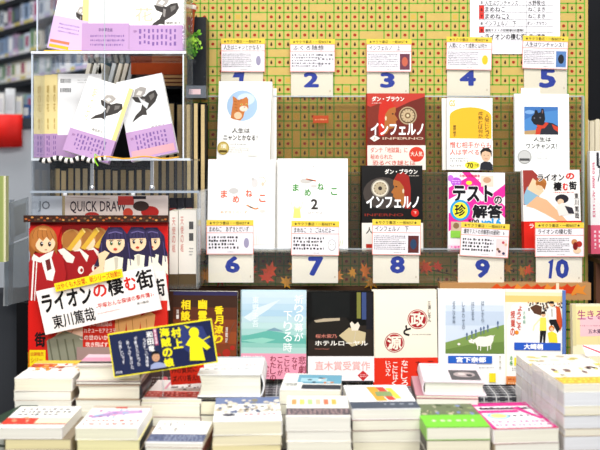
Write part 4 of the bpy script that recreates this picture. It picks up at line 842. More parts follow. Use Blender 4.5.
def seigen(A):
    RD = 'a32028'
    for (cx, cy, ch) in ((418.5, 320, '政'), (395, 343, '源')): A.ell(cx, cy, 10, 9.8, RD, 30); A.ell(cx, cy, 9.2, 9.0, 'f3ead8', 30); A.ell(cx, cy, 8.6, 8.4, RD, 30); A.text(ch, cx-7.2, cy-6.8, cx+7.2, cy+6.8, 'f3ead8', 0.03)
    A.text('と', 404.5, 326, 411.5, 336, '26201e', 0.05, rot=0.3); A.vtext('三浦しをん', 430.5, 302, 323, 3.2, '5a5048'); A.lines(413, 334, 432, 336, 1, '8a8078')
    A.line([(375, 293), (375, 386)], 0.3, 'd8c8a8')
def seigen_b(A):
    y = A.b[1]; A.vtext('じいさん', 388, y+3, y+18, 5, 'fbeee8', 0.02, 1); A.vtext('こにはく', 395, y+4, y+28, 5, 'fbeee8', 0.02, 1); A.vtext('なにしろ', 404, y+2, y+28, 6.5, 'fbeee8', 0.02, 1); A.vtext('するな', 419, y+3, y+24, 5, '5a1414', 0.0, 1); A.vtext('三大', 431, y+3, y+16, 6, '5a1414', 0, 1)
stand('softcover_book', (373.5, 290.5, 438, 386), DR, 0.018, 'cream book with two round red seal characters and bright red band', art=seigen, cover='f3ead8', band=(0.295, 'e0321e', seigen_b), lean=3, roll=-0.5)
def goat(A):
    A.rect(445.5, 301, 504.5, 354, 'cfdbea'); A.rect(445.5, 312, 504.5, 326, 'c0cfe2'); A.rect(445.5, 301, 504.5, 306, 'dfe6ee'); A.poly([(445.5, 343), (460, 339), (480, 332), (504.5, 325), (504.5, 354), (445.5, 354)], '7e9a52'); A.poly([(445.5, 350), (470, 345), (504.5, 342), (504.5, 354), (445.5, 354)], '6b8744')
    W_ = 'f2efe4'
    A.poly([(474, 340), (479, 337), (486, 337), (491, 335.5), (494, 336), (493.5, 341), (491, 346), (484, 347), (477, 346)], W_)
    A.poly([(474, 344), (469.5, 343), (468.5, 340.5), (471, 340), (470.5, 338.8), (473, 340), (477, 340)], W_); A.ell(472.6, 341.4, .4, .4, '3a3a34', 6)
    for x, y in ((478, 350), (481, 351), (488, 351), (491, 349.5)): A.line([(x, 344), (x-0.4, y)], 0.9, W_)
    A.line([(493, 337), (495, 335.5)], 0.6, W_); A.ell(459, 344.5, 1.6, 1.2, W_, 8)
    for i, x in enumerate((467, 472, 476, 481, 484, 488, 498)): yb = 343-(x-460)*0.38; A.line([(x, yb-6-(i % 2)*1.5), (x, yb)], 0.9, '5a6f92'); A.ell(x, yb-5.5, 1, 1.8, '5a6f92', 8)
    for t_, x, y0, y1 in (('はしから', 483, 301, 323), ('はじまる', 473, 302, 321), ('しあわせの', 463.5, 302, 330), ('よろこび物語', 454, 301, 324)): A.vtext(t_, x, y0, y1, 2.8, '7a8698')
    A.rect(448, 356, 492, 363.5, '2a62c4'); A.text('宮下奈都', 456, 357, 486, 362.6, 'ffffff', 0.04); A.lines(479, 366.5, 494, 368.5, 1, 'a8a8a8')
    A.rect(489, 373, 495.5, 382, 'f2dc2c'); A.vtext('日', 500, 355, 370, 1.5, 'c0b8a0')
stand('softcover_book', (438.5, 290, 505.5, 384.5), DR, 0.02, 'white book with photo of a goat on a green hillside and blue name strip', art=goat, cover='f5f6f6', lean=3, roll=0.3)
def school(A):
    A.rect(505, 296, 565, 303, 'e8c87a'); A.rect(505, 293, 565, 296.5, 'f2e2b8')
    A.poly([(507, 386), (507, 322), (512, 306), (520, 303), (530, 308), (545, 322), (562, 330), (562, 386)], 'f8f6f2')
    rr = random.Random(9)
    for i in range(70): A.ell(528+rr.random()*34, 302.5+rr.random()*9, 0.9, 1.1, rr.choice(['3a3030', '6a5040', '8a8a90', '2a2a34', 'c89a70']), 6, i == 0)
    A.poly([(556, 306), (560, 308), (563, 324), (560, 332), (556, 322), (552, 312)], 'c8502a'); A.poly([(530, 308), (536, 305), (542, 307), (541, 316), (534, 314)], '5a3a2a')
    # three dancing figures
    A.ell(551.8, 304.6, 2.2, 2.4, 'e3b48c', 12); A.poly([(549.6, 304), (550, 301.5), (553.5, 301.5), (554.2, 304.2)], '1e1a1c'); A.poly([(547.5, 309), (556, 308), (556.5, 320), (549, 321)], 'f2f0ec'); A.poly([(549, 320), (556, 319.5), (560, 329), (557.5, 333), (553, 325), (551, 326), (549, 322)], '1c1c20'); A.line([(547.5, 310), (546, 320)], 1.4, 'f2f0ec'); A.line([(551.8, 309), (552, 317)], .7, '22222a')
    A.ell(543.3, 314.8, 2.1, 2.4, 'e3b48c', 12); A.poly([(541, 314.5), (541.6, 311.8), (545, 311.6), (545.4, 314.6)], '3a2418'); A.poly([(540, 318), (545.8, 318), (546.5, 331), (539.5, 331)], 'efe05a'); A.line([(540, 319), (534, 326), (533, 331)], 1.3, 'efe9b8'); A.poly([(540, 331), (546, 331), (545, 343), (543, 343), (543, 334), (541.5, 343), (539.5, 343)], '1e1c20')
    A.ell(551.4, 328.6, 2.8, 2.8, 'd87a2a', 14); A.ell(551.6, 329.4, 1.8, 1.9, 'efc49c', 12); A.poly([(547.5, 333), (552, 331.5), (556.5, 334), (557.5, 343), (549, 342.5)], 'f2dc3a')
    RD = 'c8402e'; A.vtext('ようこそ', 519, 306, 331, 4.6, RD, 0.02, 0.8); A.vtext('授業の', 512.5, 311, 337, 4.6, RD, 0.02, 0.5); A.vtext('大崎梢', 524, 311, 325, 2.6, '8ab8a0'); A.ell(516.5, 333, 2, 2, 'e88a2a')
    A.rect(514, 343, 560.5, 350.5, '2a5ac4'); A.text('大崎梢', 523.5, 344, 543, 349.8, 'ffffff', 0.04); A.rect(514, 358, 526, 366, 'f4e82a'); A.text('読みたい', 516.5, 360, 524.5, 364.4, '2a2a1a'); A.vtext('本格', 511, 356, 366, 3, '4aa03a'); A.lines(512, 367.5, 525, 371.5, 2, '7a7a7a')
    A.rect(506, 376.5, 565, 386, 'e38a4a'); A.lines(508, 378, 540, 381, 1, 'c03a1a'); A.lines(508, 382, 540, 384.5, 1, 'f8e0c0'); A.rect(562, 290, 565.5, 386, '5a78b8')
stand('softcover_book', (505, 290.5, 565.5, 384.5), DR, 0.016, 'illustrated book with dancing people in a crowd and blue name strip', art=school, cover='f4eede', lean=3, roll=0.8)
def life(A):
    A.rect(577, 307, 610, 345, 'ecdcA0'.lower()); A.poly([(581, 318), (612, 315), (612, 336), (581, 337)], 'f0c4ca'); A.text('生きる', 578.5, 310.5, 604, 320, 'b0487a', 0.01); A.lines(581, 325, 606, 327.5, 1, 'd08a9a'); A.text('五木寛', 589, 329.5, 602, 334, '5a3a5a'); A.rect(573.5, 304, 577, 346, 'ded29c')
stand('softcover_book', (573.5, 305, 622, 386), DR-0.02, 0.016, 'pale yellow and pink book with purple handwritten title at the right edge', art=life, cover='f2e9c4', lean=3, roll=0)
# ---------------- right edge ----------------
for i, x in enumerate((586.5, 592, 597.5, 603)):
    q = P(x, 255, 2.2); h = (255-119-2*(i % 2))*2.2/F; root = empty('cream_book', q); wd = 0.0115
    tag(root, f'cream book with rounded head at the dark right edge, {ordn(i)} from left', 'book', 'cream books at the right edge')
    m = MB(); m.box((-wd/2+0.0011, 0.0, 0.001), (wd/2-0.0011, 0.08, h-0.002), pages()); m.build('page_block', root)
    m = MB(); pr = [(-wd/2, 0), (wd/2, 0), (wd/2, h-0.003), (wd/4, h), (-wd/4, h), (-wd/2, h-0.003)]; m.prism(pr, -0.001, 0.0, 'ece2c8', axis='y'); m.box((-wd/2, 0, 0), (-wd/2+0.001, 0.085, h-0.003), 'ece2c8'); m.box((wd/2-0.001, 0, 0), (wd/2, 0.085, h-0.003), 'ece2c8'); m.build('cover', root)
stand('softcover_book', (591, 151, 640, 254), 2.1, 0.02, 'white book with pink band cut off by the right side of the photo', art=lambda A: (A.vtext('感動作品', 594.5, 158, 200, 2.6, 'd05a7a'), A.vtext('大', 601, 155, 175, 5, '2a2a30'), A.rect(597.5, 152, 600, 162, '303038')), cover='f4f2f2', band=(0.28, 'e0607c', lambda A: A.lines(593, A.b[1]+4, 610, A.b[3]-4, 4, 'f8d8e0', vertical=True)), lean=2, abox=(591, 151, 640, 226))
rs = empty('brown_side_cabinet', P(620, 255, 2.18)); tag(rs, 'brown wooden cabinet side supporting the books at the right edge', 'cabinet'); q = rs.location
def rsb(nm, x0, y0, x1, y1, d0, d1, mat):
    a, b = P(x0, y1, 2.18)-q, P(x1, y0, 2.18)-q; m = MB(); m.box((a.x, d0-q.y, a.z), (b.x, d1-q.y, b.z), mat); return m.build(nm, rs)
rsb('front_board', 585, 259, 660, 480, 2.10, 2.115, M('6e4836', 0.5, noise=0.15)); rsb('top_board', 585, 255.2, 660, 259, 2.03, 2.3, M('4a3428', 0.5, noise=0.1))
wr = empty('black_wire_rack', P(586, 392, 1.92)); tag(wr, 'black wire rack behind the pale yellow book at the right edge', 'wire rack'); q = wr.location
for i in range(6):
    m = MB(); x = 566+i*6; m.tube([P(x, 392, 1.93)-q, P(x, 303, 1.93)-q, P(x, 300, 1.9)-q], 0.0009, '101010', 6); m.build('wire', wr)
for y in (304, 312, 330):
    m = MB(); m.tube([P(564, y, 1.93)-q, P(604, y, 1.93)-q], 0.0012, '101010', 6); m.build('rail', wr)
# ---------------- girls poster panels, title strips, pop card ----------------
SK = 'f2cfa8'
def girl_brown(A, cx, cy, s, full=True, stick=True):
    """generic brown-haired girl in a red track jacket"""
    X = lambda u: cx+u*s; Y = lambda v: cy+v*s
    if full: A.poly([(X(-1.3), Y(-.3)), (X(-1.7), Y(-.9)), (X(-1.1), Y(-.9)), (X(0), Y(-1.25)), (X(1.0), Y(-1.0)), (X(1.5), Y(-1.0)), (X(1.25), Y(-.2)), (X(1.2), Y(.6)), (X(-1.3), Y(.8))], 'c0201c')
    A.poly([(X(-.9), Y(1.2)), (X(.7), Y(.9)), (X(1.6), Y(1.3)), (X(1.9), Y(2.8)), (X(1.6), Y(5.2)), (X(-1.5), Y(5.6)), (X(-2.0), Y(4)), (X(-1.3), Y(1.9))], 'a81f22')
    A.poly([(X(-.2), Y(1.5)), (X(.6), Y(1.2)), (X(1.0), Y(2.6)), (X(.8), Y(3.4)), (X(.3), Y(3.3))], 'f0ece6'); A.poly([(X(.1), Y(1.3)), (X(.5), Y(1.3)), (X(.7), Y(2.4)), (X(.35), Y(2.6))], '6a2a2a')
    A.line([(X(-.75), Y(1.7)), (X(-.95), Y(5.2))], 0.13*s, 'f4eee8'); A.line([(X(-.5), Y(1.75)), (X(-.7), Y(5.2))], 0.08*s, 'f4eee8')
    A.poly([(X(-.9), Y(1.1)), (X(-.3), Y(1.5)), (X(.2), Y(1.2)), (X(.9), Y(.9)), (X(.7), Y(1.5)), (X(-.2), Y(1.9)), (X(-.9), Y(1.7))], 'ebe8e2')
    A.poly([(X(-1.15), Y(-.1)), (X(-1.3), Y(.9)), (X(-.9), Y(1.5)), (X(-.6), Y(.9)), (X(.9), Y(.9)), (X(1.15), Y(1.25)), (X(1.2), Y(.2))], '955826')
    A.ell(X(0), Y(0), 1.15*s, 1.15*s, 'a9672f', 22); A.ell(X(.18), Y(.28), .82*s, .82*s, SK, 20)
    A.poly([(X(-.95), Y(.5)), (X(-.9), Y(-.6)), (X(0), Y(-1.1)), (X(.9), Y(-.7)), (X(1.05), Y(.3)), (X(.8), Y(-.1)), (X(.6), Y(.15)), (X(.3), Y(-.2)), (X(0), Y(.15)), (X(-.3), Y(-.1)), (X(-.55), Y(.3)), (X(-.7), Y(.9))], 'b87438')
    for k in range(5): A.line([(X(-.7+k*.32), Y(-.9+abs(k-2)*.1)), (X(-.85+k*.4), Y(-.35)), (X(-.8+k*.42), Y(-.05))], .05*s, '8a5224')
    A.line([(X(-.3), Y(-.85)), (X(.3), Y(-.8))], .12*s, 'd99a58')
    for e in (-.1, .55): A.ell(X(e), Y(.38), .13*s, .2*s, '2a1c18', 10); A.ell(X(e+.04), Y(.32), .05*s, .06*s, 'ffffff', 6)
    A.line([(X(.15), Y(.85)), (X(.35), Y(.85))], .06*s, 'b04a40')
def girl_back(A, cx, cy, s):
    """repeat figure blowing a golden horn"""
    X = lambda u: cx+u*s; Y = lambda v: cy+v*s
    A.poly([(X(-1.2), Y(1.2)), (X(.8), Y(1.1)), (X(1.6), Y(2.4)), (X(1.0), Y(4.6)), (X(-1.0), Y(4.6)), (X(-1.8), Y(3))], '9c1c20')
    A.ell(X(0), Y(0), 1.05*s, 1.1*s, 'b98248', 18); A.ell(X(.3), Y(.3), .65*s, .75*s, SK, 16); A.poly([(X(-.9), Y(.8)), (X(-.9), Y(-.6)), (X(.1), Y(-1.05)), (X(.9), Y(-.3)), (X(.3), Y(-.1)), (X(-.1), Y(.6))], 'a56c34')
    A.poly([(X(-1.4), Y(1.0)), (X(-.8), Y(.8)), (X(.3), Y(1.7)), (X(.1), Y(2.3)), (X(-.5), Y(2.2))], 'f0e6dc'); A.ell(X(.9), Y(3.0), .3*s, .4*s, 'f2e6e0', 10); A.ell(X(.98), Y(3.0), .15*s, .2*s, '9c1c20', 8)
    A.poly([(X(-.5), Y(.9)), (X(-.1), Y(1.1)), (X(1.3), Y(-.7)), (X(1.0), Y(-1.1))], 'd8ac3a'); A.poly([(X(1.0), Y(-1.1)), (X(1.3), Y(-.7)), (X(1.4), Y(-.8)), (X(1.1), Y(-1.2))], 'f0d27a')
def girl_dark(A, cx, cy, s, main=True):
    X = lambda u: cx+u*s; Y = lambda v: cy+v*s; H = '2c2544'
    A.poly([(X(-1.2), Y(-.2)), (X(-.6), Y(-1.15)), (X(.5), Y(-1.15)), (X(1.25), Y(-.3)), (X(1.35), Y(.8)), (X(1.7), Y(1.5)), (X(1.5), Y(2.1)), (X(2.0), Y(2.9)), (X(.9), Y(2.7)), (X(-1.0), Y(2.2)), (X(-1.9), Y(2.3)), (X(-1.5), Y(1.5)), (X(-1.45), Y(.8))], H)
    A.poly([(X(-1.0), Y(1.8)), (X(0), Y(1.4)), (X(1.5), Y(1.7)), (X(2.3), Y(2.6)), (X(2.0), Y(3.5)), (X(1.4), Y(3.3)), (X(1.3), Y(4.6)), (X(-.9), Y(4.8)), (X(-1.0), Y(3.0))], 'ebe6d4')
    A.ell(X(0), Y(.25), .82*s, .88*s, SK, 20); A.poly([(X(-.95), Y(.4)), (X(-.9), Y(-.7)), (X(0), Y(-1.1)), (X(.9), Y(-.7)), (X(1.0), Y(.5)), (X(.75), Y(-.1)), (X(-.75), Y(-.05))], '3a3258')
    A.poly([(X(.85), Y(-.2)), (X(1.15), Y(.6)), (X(1.0), Y(2.6)), (X(.7), Y(3.4)), (X(.6), Y(2.4))], H)
    for k in range(6): A.line([(X(-.8+k*.3), Y(-.75)), (X(-.85+k*.33), Y(-.1))], .05*s, '1e1834')
    A.line([(X(-.6), Y(-.6)), (X(0), Y(-.75)), (X(.6), Y(-.6))], .1*s, '6a5f92')
    A.line([(X(-1.2), Y(.2)), (X(-1.25), Y(1.6))], .08*s, '4a4070'); A.line([(X(1.1), Y(.2)), (X(1.35), Y(2.2))], .08*s, '4a4070')
    A.poly([(X(-.1), Y(1.5)), (X(.25), Y(1.5)), (X(.2), Y(2.4)), (X(.0), Y(2.6))], 'c9c2b0'); A.line([(X(-.9), Y(3.2)), (X(.2), Y(2.9)), (X(1.2), Y(3.2))], .06*s, 'c4bda8')
    for e in (-.35, .35): A.ell(X(e), Y(.25), .13*s, .18*s, '3a5a3a' if main else '2a2430', 10); A.ell(X(e+.04), Y(.19), .05*s, .05*s, 'ffffff', 6); A.line([(X(e-.2), Y(.02)), (X(e+.2), Y(.0))], .05*s, '1a1420')
    A.ell(X(0), Y(.78), .17*s, .11*s, 'c0402e', 10)
    if main: A.poly([(X(-1.1), Y(2.0)), (X(-2.3), Y(3.0)), (X(-2.4), Y(3.5)), (X(-1.9), Y(3.6)), (X(-.9), Y(3.1))], SK); A.poly([(X(-1.4), Y(2.2)), (X(-1.5), Y(1.2)), (X(-.9), Y(.9)), (X(-.5), Y(1.1)), (X(-.9), Y(1.7)), (X(-1.0), Y(2.4))], SK)
def girls(A):
    RD = 'c81a18'; A.rect(30, 221, 168, 372, RD); A.poly([(62, 225), (100, 225), (110, 262), (95, 300), (60, 300)], '8f1a18'); A.rect(30, 221, 168, 226, 'a01814')
    girl_back(A, 99, 238, 9.5); girl_back(A, 86, 239, 9.8); girl_back(A, 72, 240, 10)
    girl_dark(A, 152, 239, 10.2, False); girl_dark(A, 138, 239, 10.6, False); girl_dark(A, 116, 240, 11.4)
    girl_brown(A, 44, 239, 12.2)
    # lower part: arms and fists of the figures
    A.rect(30, 300, 168, 372, 'd22a20')
    for i in range(3):
        x = 62+i*14; A.poly([(x-6, 336), (x+6, 318), (x+16, 312), (x+22, 318), (x+8, 334), (x+4, 346), (x-8, 346)], 'f0c8b0'); A.line([(x+2, 326), (x+9, 320)], 0.8, 'c89078')
    A.poly([(48, 340), (66, 330), (84, 336), (86, 358), (50, 362)], '8f907c')
    for i in range(4): A.line([(50+i*8, 338), (54+i*8, 360)], 1.6, '6c6e5a'); 
    for i in range(3): x = 118+i*14; A.poly([(x-4, 332), (x-5, 316), (x+4, 310), (x+10, 314), (x+8, 332)], 'e2a868'); A.line([(x+1, 318), (x+2, 330)], 0.6, 'b4783c')
    A.rect(84, 319, 116, 349, 'cc2a1c'); c = 'f8e6de'
    A.text('まさに脂腕間の', 86, 321, 113, 325.5, c, 0.01); A.text('これぞユーモアミステ', 82, 327.5, 117, 332, c, 0.01); A.text('この世のいか', 81, 334, 109, 339, c, 0.02); A.text('吹き飛ばす', 87, 341, 109, 346, c, 0.02)
    A.rect(30, 300, 44, 372, 'd81c16'); A.text('街', 36, 331, 47, 346, '1a1416', 0.04); A.rect(31, 349, 47, 372, 'f4dc1e'); A.text('話題騒然', 32, 351, 45, 355, 'c83a1a', 0.01); A.text('シリー', 32.5, 356.5, 44, 361.5, 'c83a1a', 0.01)
    A.rect(78, 346, 112, 372, 'a58a84')
ps = slab('large_girls_poster', (30, 221, 168, 374), 1.83, 0.006, 'large red poster of brown-haired and dark-haired cartoon girls on the stand', 'poster', 'c01a18', girls, abox=(30, 221, 168, 374))
dx = slab('floral_trim_strip', (23.5, 215.5, 168.5, 222.2), 1.815, 0.012, 'dark floral trim strip lying along the top of the large girls poster', 'trim strip', '3a241c', lambda A: [A.ell(26+i*3.1, 219+1.6*math.sin(i*2.3), 1.5, 1.0, ['b0602a', '8a3a22', 'c98a4a', '5a2c20', '7a5a3a'][i % 5], 6, i == 0) for i in range(46)])
def strip_title(A, second=False):
    if second: A.text('街', 153, 281, 166, 299, '161416', 0.03); A.text('1～', 155, 303, 165, 308, 'd02a1e', 0.02); return
    K = '161416'; A.text('ライオン', 41, 284, 95, 304, K, 0.035); A.text('の', 97, 286, 112, 300, 'd0241c', 0.03); A.text('棲', 113, 280, 130, 302, K, 0.03); A.text('む', 131.5, 285, 144, 300, 'd0241c', 0.035); A.text('街', 144.5, 281, 163, 302, K, 0.03)
    A.text('-平塚おんな探偵の事件簿1-', 97, 306, 160, 311.5, 'd0342a', 0.015); A.text('東川篤哉', 48, 308, 94, 323, K, 0.02); A.lines(97, 316, 122, 317.6, 1, 'd8483a'); A.text('東川篤哉', 140, 314, 153, 316.5, '777777')
slab('title_strip_panel', (141, 272, 170, 312), 1.822, 0.004, 'shorter white title strip peeking out at right behind the tilted title strip', 'title strip', 'e9e5e2', lambda A: strip_title(A, True), roll=-7, abox=(139, 274, 168, 314))
def yel(A): A.text('はやくも大反響、新シリーズ始動!!', 54, 271.5, 120, 277.5, 'c8341a', 0.01)
slab('title_strip_panel', (44, 277.5, 163, 322), 1.80, 0.006, 'large tilted white title strip with big black and red lettering across the girls poster', 'title strip', 'f5f2f0', strip_title, roll=-12.5, abox=(37.5, 279, 164.5, 326.5))
slab('yellow_slogan_strip', (55, 276, 124, 284.5), 1.792, 0.003, 'yellow slogan strip with red lettering above the tilted title strip', 'slogan strip', 'f5dd22', lambda A: yel(A), roll=-12.5, abox=(52, 270.5, 122, 279))

def pop(A):
    NV = '1c2348'; Y = 'f4e81c'
    A.rect(112, 329, 160, 371, '20284a'); A.rect(160, 329, 214, 371, NV); A.frame(111.5, 328.5, 214.5, 371.5, 1, Y)
    A.poly([(183, 330), (205, 334), (210, 350), (196, 366), (180, 350)], '2f3a72')
    A.vtext('村上', 178.5, 331, 353, 10, Y, 0.04); A.vtext('海賊の娘', 167, 329.5, 370, 10, Y, 0.04); A.vtext('和田竜', 152, 331, 352, 6.2, 'f4f2ee', 0.03); A.rect(156, 329, 159.5, 346, 'b0587a'); A.vtext('著者直筆', 157.8, 330, 345, 2.4, 'f4e6ec')
    for t_, x, y0, y1 in (('ものすごい海賊戦', 146, 337, 366), ('が書きたかった', 138, 334, 364), ('楽しんで頂けた', 130, 337, 366), ('ら嬉しいです', 122.5, 336, 360)): A.vtext(t_, x, y0, y1, 2.8, 'e8e8ee', 0, 0.8)
    A.text('和田竜', 113.5, 366, 120, 368.6, 'd8d8e0')
    # author portrait
    A.ell(155, 357.5, 3.9, 4.8, 'c99a78', 18); A.poly([(151, 357), (150.8, 353), (154, 351), (158.6, 352.5), (159.2, 357), (158, 354.8), (153, 354.4)], '1c1a20'); A.poly([(147.5, 371), (149, 365), (153, 363), (157.5, 363), (163, 365.5), (164.5, 371)], '9aa4c8')
    A.ell(153.4, 357.6, .4, .35, '201818', 6); A.ell(156.8, 357.6, .4, .35, '201818', 6); A.line([(154, 360.2), (156.2, 360.2)], .35, '8a4a40'); A.poly([(148, 371), (147, 369), (166, 369), (166, 371)], '2a2220')
    # yellow silhouette of a girl with sword
    A.ell(196, 339, 5, 5.4, Y, 18); A.poly([(192, 343), (186, 350), (190, 352), (188, 366), (203, 368), (202, 354), (206, 358), (210, 356), (204, 348), (199, 343)], Y); A.line([(198, 350), (211, 345)], 1, Y); A.poly([(190, 334), (187, 330), (193, 333)], Y)
slab('pop_display_card', (113.5, 326, 218.5, 370), 1.575, 0.004, 'tilted navy pop card with yellow border, yellow lettering and a small portrait', 'pop card', 'f4e81c', pop, roll=-8.5, abox=(111, 328, 215, 372))
slab('red_answer_card', (171, 364, 205, 384), 1.65, 0.003, 'small red card lettered 99 under the right end of the navy pop card', 'card', 'd8301c', lambda A: (A.text('99の質問に', 172, 366, 198, 373, '2a1410', 0.01), A.text('ズバリ答え!', 173, 375, 198, 381, '2a1410', 0.01)), roll=-4)
bk = slab('grey_photo_card', (143, 368, 176, 392), 1.78, 0.003, 'dark grey photo card half hidden under the navy pop card', 'card', '4a3c3a', lambda A: (A.lines(146, 376, 174, 392, 5, 'a09090'), A.ell(165, 380, 3, 3.6, 'e86a7a')))
hol = empty('card_holder_stem', P(163, 392, 1.61)); tag(hol, 'thin clear stem holding up the navy pop card', 'card holder'); q = hol.location
m = MB(); m.tube([Vector((0, 0, EYE-(399-HZ)*1.6/F-q.z+0.001)), P(163, 350, 1.585)-q], 0.0015, acrylic((0.9, 0.92, 0.94), 0.2)); m.build('stem', hol)
m = MB(); m.lathe((0, 0, EYE-(399-HZ)*1.6/F-q.z+0.0002), [(0.008, 0), (0.008, 0.002)], CLEAR, 12); m.build('foot', hol)
slab('leaning_red_booklet', (28, 305, 48, 374), 1.845, 0.004, 'red booklet edge showing left behind the large girls poster', 'booklet', 'd01c16', lambda A: A.rect(28, 352, 36, 374, 'f0d81e'))

# ---------------- book stacks on the table ----------------
LB = 0.148
def stack(key, x0, x1, yt, d, ths, art=None, cover='f3f1ec', rot=0.0, hard=(), band=None, spine='L', pg=None, covers=None, toplabel='', fill=12, jit=1.0, offs=None, L=LB, under_table=True):
    x1 = x1-3; spine = 'R' if x1 < 300 else 'L'; W = (x1-x0)*d/F; z = EYE-(yt-HZ)*d/F; xc = ((x0+x1)/2-300)*d/F; i = 0; r0 = random.Random(hash_(key))
    lst = [t_*d/F for t_ in ths]; tot = sum(lst)
    while z-tot > TABLE+0.004:
        t_ = min(fill*d/F, z-tot-TABLE)
        if z-tot-t_-TABLE < 0.007: t_ = z-tot-TABLE
        lst.append(t_); tot += t_
    extra = TABLE-(z-tot)
    if abs(extra) > 1e-6: lst[-1] -= extra
    if lst[-1] < 0.004: q_ = lst.pop(); lst[-1] += q_
    zc = z; n = len(lst)
    for i, t_ in enumerate(lst):
        zc -= t_; hd = i in hard; first = i == 0
        dxo = (offs[i]*d/F if offs and i < len(offs) else r0.uniform(-1, 1)*0.0012*jit)
        a = rot+(0 if first else r0.uniform(-1, 1)*1.3*jit)
        cvr = cover if first else (covers[(i-1) % len(covers)] if covers and r0.random() < 0.7 else r0.choice(['8a7c68', 'b09a84', '5a524a', 'b8a48c', '9a7470', '3e3a40']))  # darker cover tones also stand in for shadow gaps between stacked books
        pgc = (pg[i % len(pg)] if pg else r0.choice(['f6efdd', 'f3ead2', 'f7f2e4']))
        lb = toplabel if first else f'{ordn(i)} {"hardcover" if hd else "paperback"} down in the stack {key}'
        book('hardcover_book' if hd else 'paperback_book', W, L, t_-0.0001, (xc+dxo, d+r0.uniform(-1, 1)*0.001*jit if not first else d, zc), (0, 0, math.radians(a)), lb,
             group=f'books in the stack {key}', cover=cvr, page=pgc, hard=hd, spine=spine, art=art if first else None, band=band if first else None, spine_mat=None if first else r0.choice(['e4e4e8', 'd8d4d4', 'ece6e4']) if 'right edge' in key else r0.choice(['3a3436', '5a4a44', '8a7a6c', '2a2c34', '7a3a3a', 'b8a890']))
def hash_(s): return sum(ord(c)*(i+1) for i, c in enumerate(s))
DB_ = 1.60; DFR = 1.45
rr = random.Random(21)
def blobs(A, x0, y0, x1, y1, n, cols, rmin=1.5, rmax=6):
    for i in range(n): A.ell(rr.uniform(x0, x1), rr.uniform(y0, y1), rr.uniform(rmin, rmax), rr.uniform(rmin, rmax)*1.2, rr.choice(cols), 10, i % 8 == 0)
def t1(A): A.rect(0, 0, 100, 18, 'e8c84a'); A.rect(0, 20, 45, 40, 'd0562a'); A.lines(5, 70, 95, 96, 2, 'b03a2a', 0.5); blobs(A, 5, 22, 97, 66, 26, ['d84a2a', 'e89a3a', 'b05a3a', 'efc070']); A.rect(0, 62, 100, 100, 'f7f3ee'); A.line([(30, 50), (90, 30)], 2, 'a03a2a')
stack('at far left with an orange-yellow picture cover', 14, 75, 378.5, DB_, [12.5, 10, 9, 10], t1, toplabel='book with orange-yellow picture cover on top of the rear far left stack', cover='f7f3ee', spine='L', covers=['f0d8d0', 'f4f1ea'])
def t2(A): A.rect(0, 0, 100, 40, 'fbf8f4'); A.lines(10, 8, 92, 45, 3, '444444', 0.7); A.rect(0, 55, 100, 86, 'd83a28'); A.rect(50, 55, 100, 80, 'f3e2c0'); blobs(A, 5, 45, 50, 70, 7, ['e8a07a', 'b8c8d8', 'f0d0b0']); A.rect(0, 86, 100, 100, 'f7f3ee')
stack('at the front left corner', -4, 65, 428, DFR, [11, 11, 11], t2, toplabel='book with white cover and red lower edge on top of the front left corner stack', cover='f9f6f2', covers=['ead7b8', 'f1ead2'], offs=[0, 9, 9, 9, 9], pg=['f4efe2', 'eadfae', 'ede4bc'], L=0.13)
def t3(A): A.rect(0, 0, 100, 30, 'e8c8d4'); A.rect(0, 30, 100, 62, 'e29ab4'); A.rect(0, 66, 100, 100, '2a2226'); A.rect(0, 82, 100, 100, 'ded6cf')
stack('topped by a pink edged hardcover', 75.5, 143.5, 365.5, DB_, [16, 3, 15.5, 11], t3, toplabel='thick hardcover with pink cover on top of the stack left of the pop card', cover='cfc2bb', hard=(0, 2), spine='R', covers=['3a2c30', '1c1a1e', 'f2eee4', 'e8e2d4'], jit=1, L=0.095)
def t4(A): A.rect(0, 0, 100, 12, 'c8b8a8'); A.lines(6, 62, 94, 90, 2, 'c05a50', 0.5); A.poly([(8, 50), (40, 26), (86, 22), (92, 34), (50, 44), (14, 60)], 'c8a0d0'); blobs(A, 5, 18, 90, 56, 26, ['c86aa8', 'a07ac8', 'e8a8c0', '9ac0d8'], 1, 4); A.rect(40, 8, 60, 14, 'd04a3a'); A.line([(8, 55), (50, 38)], 2, '8a9ac8')
stack('topped by a white cover with purple ink wash', 75, 141, 428, DFR, [12, 11, 11], t4, toplabel='white cover with purple ink wash on top of the second front stack', cover='faf8f6', covers=['e8e0a0', 'efe8c8'], pg=['f4efd4', 'f0e8b4', 'f2ecd0'], offs=[0, 2, 2, 1], L=0.135, rot=-0.5)
def t5(A): A.rect(0, 0, 100, 55, 'f6f2f0'); A.lines(34, 8, 56, 50, 2, '8a8080', 0.4); blobs(A, 55, 10, 97, 54, 24, ['4a2a2a', '7a3a3a', '2a2224'], 1, 3); A.rect(24, 10, 28, 50, 'e8a0b4'); A.rect(0, 62, 100, 92, 'c8504a'); A.lines(3, 66, 97, 88, 2, 'e8b0a8'); A.lines(30, 66, 80, 88, 2, '6a2020')
stack('topped by dark birds and a red band', 141, 204, 399, DB_, [4, 14, 10], t5, toplabel='thin book with dark birds and red lower band beneath the red card', cover='f5f0ee', covers=['e8dcd6', 'f4f1ea'], rot=-3, L=0.14)
def t6(A): A.rect(0, 0, 100, 60, 'f8f6f3'); blobs(A, 5, 5, 50, 52, 24, ['3a3030', '6a5a50'], 1, 2.6); A.rect(0, 62, 100, 95, '5a6484'); A.lines(30, 66, 98, 92, 3, 'aab2c8'); blobs(A, 5, 68, 40, 92, 8, ['3a4466', '8a94ac'], 1, 3)
stack('topped by dark birds and a blue band', 145, 206, 443, DFR, [4, 11, 11], t6, toplabel='book with dark birds and slate blue lower band on the front row', cover='f7f5f2', L=0.125, rot=-2)
